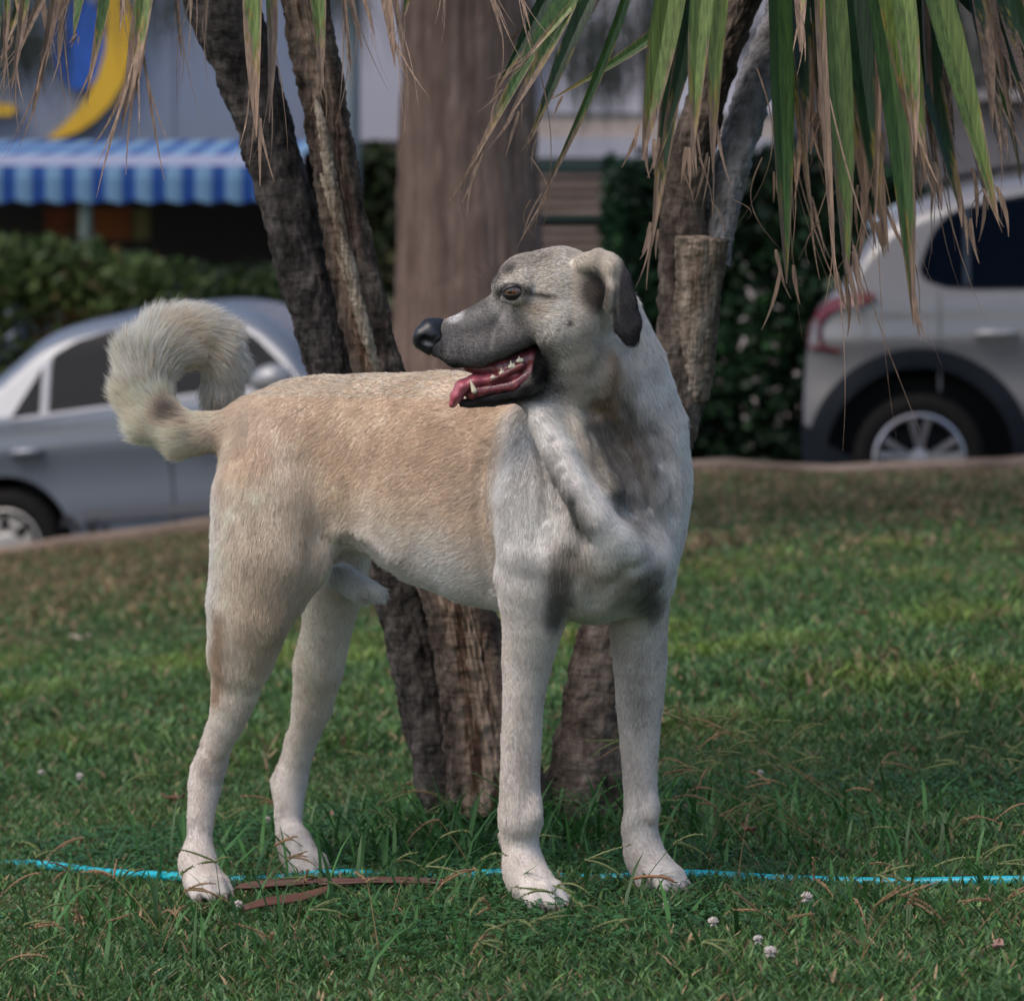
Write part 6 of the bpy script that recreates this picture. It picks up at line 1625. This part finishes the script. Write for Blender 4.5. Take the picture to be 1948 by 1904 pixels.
# eyelids: skin shells over the eyeball that leave an almond opening
m_lid = mat("eyelid_skin", (.022, .018, .018), rough=.45, bump=(700, .4, .001))
for sg in (-1, 1):
    for up in (1, -1):
        vv, ff = [], []; R_ = .0143; n1, n2 = 25, 7
        for i in range(n1):
            x_ = -.985 + 1.97 * i / (n1 - 1); edge = math.sqrt(1 - x_ * x_)
            t = (x_ + .90) / 1.85; t = min(1, max(0, t))
            lid = (.42 if up > 0 else -.30) * math.sin(math.pi * t) ** .7 - .10 + .16 * t
            lid = max(-edge * .98, min(edge * .98, lid))
            for j in range(n2):
                z_ = lid + (up * edge - lid) * j / (n2 - 1) * .999
                y_ = math.sqrt(max(0, 1 - x_ * x_ - z_ * z_))
                b_ = .0006 * math.exp(-j * 1.2)
                vv.append(H(752, 362, sg * .0530) + np.array((x_ * R_, sg * y_ * (R_ + b_ * 1.5), z_ * R_)))
        for i in range(n1 - 1):
            for j in range(n2 - 1): ff.append((i * n2 + j, (i + 1) * n2 + j, (i + 1) * n2 + j + 1, i * n2 + j + 1))
        lo = mesh_obj("eyelid", vv, ff, m_lid, dog, smooth=True)
        so = lo.modifiers.new('t', 'SOLIDIFY'); so.thickness = .0009; so.offset = 0
# whiskers and claws
m_wh = mat("whisker", (.03, .03, .03), rough=.4)
for (a, b, a2, b2, a3, b3) in ((600, 270, 545, 215, 470, 205), (610, 300, 560, 245, 500, 225), (640, 240, 590, 190, 520, 180), (420, 780, 412, 810, 414, 850), (480, 745, 492, 790, 498, 815),
                               (455, 985, 440, 1020, 436, 1050), (590, 300, 540, 282, 480, 272)):
    mb = MB(); mb.tube([H(a, b, -.02), H(a2, b2, -.028), H(a3, b3, -.034)], [.0003, .00022, .00008], 4)
    mb.build("whisker", m_wh, dog)
m_claw = mat("claw", (.16, .13, .11), rough=.4)
for A_, B_ in CLAWS:
    mb = MB(); mb.tube([A_, (A_ + B_) / 2 + (0, 0, .0015), B_], [.0036, .0030, .0010], 8); mb.build("claw", m_claw, dog, smooth=True)
# ================================================================= SMALL THINGS
def ribbon(name, pts, wd, m, parent=None):
    pass
# flat turquoise garden hose lying in the grass
hose_uv = [(-260, 1622), (-60, 1634), (60, 1641), (200, 1652), (320, 1664), (480, 1668), (640, 1664), (800, 1662), (960, 1664), (1120, 1664), (1300, 1664), (1480, 1668), (1700, 1670), (1950, 1672), (2250, 1676)]
def ground_at(u, v, y0=4.6):
    Y = y0
    for _ in range(40):
        p = P(u, v, Y); e = p[2] - float(lawnZ(p[0], Y)); Y += e * 4
    return P(u, v, Y)
hp = []
for (u, v) in hose_uv:
    q = ground_at(u, v + 12); hp.append(Vector((q[0], q[1] + .006 * math.sin(u * .013), float(lawnZ(q[0], q[1])) + .0068 - .004 * (u < 150) + .0045 * math.sin(u * .021))))
mb = MB(); 
def spline(pts, k=8):
    out = []
    for i in range(len(pts) - 1):
        p0 = pts[max(i - 1, 0)]; p1 = pts[i]; p2 = pts[i + 1]; p3 = pts[min(i + 2, len(pts) - 1)]
        for j in range(k):
            t = j / k; out.append(0.5 * ((2 * p1) + (p2 - p0) * t + (2 * p0 - 5 * p1 + 4 * p2 - p3) * t * t + (3 * p1 - p0 - 3 * p2 + p3) * t ** 3))
    out.append(pts[-1]); return out
mb.tube(spline(hp), .0072, 12)
hose = mb.build("hose", mat("hose_plastic", (.012, .42, .52), .38, noise=(30, .4, (.02, .50, .60)), spec=.5), smooth=True)
tag(hose, "turquoise garden hose lying across the grass behind the dog's feet", "hose")
# dry brown palm sheath on the grass
q0 = ground_at(450, 1712); q1 = ground_at(850, 1704)
V, F = [], []; n, k_ = 40, 9; rr3 = random.Random(4)
for i in range(n + 1):
    t = i / n; c = q0 + (q1 - q0) * t; w_ = (.013 * math.sin(math.pi * min(1, t * 2.2 + .12)) if t < .4 else .012 * (1 - (t - .4) / .6) ** .7 + .003)
    zc = float(lawnZ(c[0], c[1])) + .017 + .006 * math.sin(t * 3.1)
    for k in range(k_):
        s = k / (k_ - 1) * 2 - 1
        V.append((c[0] + .003 * math.sin(t * 23 + k), c[1] + s * w_ * 1.1, zc + .005 * abs(s) ** 1.5 * (1 if s > 0 else .4) + .0015 * math.sin(k * 2.4 + t * 9)))
F = [(i * k_ + k, (i + 1) * k_ + k, (i + 1) * k_ + k + 1, i * k_ + k + 1) for i in range(n) for k in range(k_ - 1)]
sh = mesh_obj("dry_palm_sheath", V, F, mat("dry_sheath", (.10, .042, .03), .6, noise=(120, .9, (.085, .04, .03), (.06, 1, 1)), bump=(120, .8, .004, (.06, 1, 1))), smooth=True)
so = sh.modifiers.new('t', 'SOLIDIFY'); so.thickness = .0022
tag(sh, "long dry reddish brown palm sheath lying between the dog's paws", "dry leaf")
q0 = ground_at(600, 1695, 4.8)
V, F = [], []
for i in range(13):
    t = i / 12; w_ = .011 * math.sin(math.pi * t) ** .6 + .001; c = P(462 + 170 * t, 1712, 4.60 + .10 * t); zc = float(lawnZ(c[0], c[1])) + .020
    for k in range(5): s = k / 2 - 1; V.append((c[0], c[1] + s * w_, zc + .004 * s + .002 * math.sin(t * 7)))
F = [(i * 5 + k, (i + 1) * 5 + k, (i + 1) * 5 + k + 1, i * 5 + k + 1) for i in range(12) for k in range(4)]
sh2 = mesh_obj("dry_leaf_blade", V, F, mat("dry_blade", (.14, .06, .038), .6, noise=(60, .7, (.12, .055, .04))), smooth=True)
so = sh2.modifiers.new('t', 'SOLIDIFY'); so.thickness = .002
tag(sh2, "broad brown dry leaf just behind the long palm sheath", "dry leaf")
# clover flowers
m_pet = mat("clover_petal", (.62, .58, .54), .7, noise=(200, .6, (.50, .38, .36)))
m_stem = mat("clover_stem", (.05, .12, .04), .6)
def clover_flower(u, v, size, hgt, seed, label, Y=None):
    r = random.Random(seed); q = ground_at(u, v + hgt * 3, 4.3); g = float(lawnZ(q[0], q[1]))
    top = P(u, v, q[1])
    root = empty("clover_flower", (q[0], q[1], g)); tag(root, label, "clover flower", "white clover flowers dotted in the grass")
    mb = MB(); mb.tube([(q[0] + .004, q[1] + .003, g - .003), (q[0] + .001, q[1], (g + top[2]) / 2), tuple(top)], [.0009, .0008, .0008], 6); mb.build("stem", m_stem, root)
    mb = MB()
    for i in range(84):
        th = math.acos(1 - 2 * (i + .5) / 84); ph = i * 2.39996
        d = Vector((math.sin(th) * math.cos(ph), math.sin(th) * math.sin(ph), math.cos(th)))
        if r.random() < .22: continue
        L = size * (.72 if d.z > -.3 else .5) * (.55 + .45 * (d.z > -.3)) * r.uniform(.85, 1.15); dd = (d + Vector((0, 0, .5 if d.z > -.2 else -.6))).normalized()
        b = Vector(top) + d * size * .25; mb.tube([b, b + dd * L * .5, b + dd * L], [size * .05, size * .12, size * .05], 5)
    mb.build("flower_head", m_pet, root, smooth=True)
for i, a in enumerate(((1535, 1708, .0085, 20, "white clover flower right of the dog, just below the turquoise hose"), (1357, 1755, .0080, 16, "white clover flower head low in front of the far front paw, with drooping florets"),
                       (1442, 1788, .0070, 16, "small round white clover flower between two larger ones at lower right"), (1466, 1812, .0090, 16, "largest white clover flower at lower right, nearest the camera"),
                       (453, 1720, .0065, 12, "white clover flower beside the near hind paw at the tip of the dry sheath"), (1268, 1722, .0062, 8, "pale clover flower tucked against the far front paw"),
                       (152, 1478, .0080, 16, "faded white clover flower at far left, level with the hocks"), (508, 1560, .0065, 12, "white clover flower beside the far hind leg"),
                       (1447, 1470, .0060, 12, "tiny white clover flower right of the far front wrist"), (78, 1470, .0065, 12, "leftmost pale clover flower in the grass"))):
    clover_flower(a[0], a[1], a[2], a[3], 40 + i, a[4])
# scrap of crumpled paper far left, fallen leaves
def blob_leaf(name, u, v, w_, m, label, cat, y0=5, curl=.5, seed=0, rot=0):
    r = random.Random(seed); q = ground_at(u, v, y0); V, F = [], []; n, k_ = 10, 7; z0 = float(lawnZ(q[0], q[1])) + .016
    co, si = math.cos(rot), math.sin(rot)
    for i in range(n + 1):
        t = i / n * 2 - 1; ww = w_ * .42 * math.sqrt(max(0, 1 - t * t)) + .0005
        for k in range(k_):
            s = k / (k_ - 1) * 2 - 1; x, y = t * w_, s * ww
            V.append((q[0] + x * co - y * si, q[1] + x * si + y * co, z0 + curl * w_ * (t * t * .5 + s * s * .3) + w_ * .10 * math.sin(5 * t + 3 * s + seed)))
    F = [(i * k_ + k, (i + 1) * k_ + k, (i + 1) * k_ + k + 1, i * k_ + k + 1) for i in range(n) for k in range(k_ - 1)]
    o = mesh_obj(name, V, F, m, smooth=True); so = o.modifiers.new('t', 'SOLIDIFY'); so.thickness = .0012; tag(o, label, cat); return o
m_dl = mat("fallen_leaf", (.20, .085, .050), .6, noise=(40, .7, (.10, .05, .035)))
m_pk = mat("fallen_leaf_pink", (.34, .20, .16), .6, noise=(40, .6, (.24, .13, .10)))
blob_leaf("paper_scrap", 152, 1226, .030, mat("paper", (.62, .50, .40), .8, noise=(30, .5, (.5, .38, .28))), "crumpled pale paper scrap in the grass at far left", "litter", 6.5, .7, 1)
for i, (u, v, w_, m, lb, y0) in enumerate(((330, 1538, .020, m_dl, "dark brown curled leaf standing left of the near hind leg", 4.9), (805, 1590, .012, m_pk, "small pinkish dry leaf upright in the grass under the dog's belly", 4.8),
                                      (1425, 1600, .016, m_dl, "reddish brown fallen leaf right of the far front leg", 4.8), (1290, 1560, .014, m_pk, "pinkish fallen leaf close right of the far front wrist", 4.9),
                                      (1898, 1828, .014, m_pk, "pale dry leaf bit at the lower right corner", 4.3), (640, 1570, .012, m_pk, "tan dry leaf bit between the hind legs", 4.9),
                                      (1640, 1180, .020, m_dl, "brown leaf lying on the lawn far right", 7.0))):
    blob_leaf("fallen_leaf", u, v, w_, m, lb, "leaf", y0, .8, 5 + i, i * 1.1)
# orange brown seed stalk resting on the far front paw
mb = MB(); pts = [P(1200, 1672, 4.50), P(1225, 1667, 4.485), P(1262, 1668, 4.47), P(1282, 1676, 4.47)]
mb.tube(spline([Vector(p) for p in pts], 10), .0021, 8)
o = mb.build("seed_stalk", mat("dry_stalk", (.34, .17, .09), .7, noise=(160, .8, (.22, .10, .05)), bump=(300, .8, .002)), smooth=True); tag(o, "rusty dry seed stalk lying across the far front paw", "grass stalk")
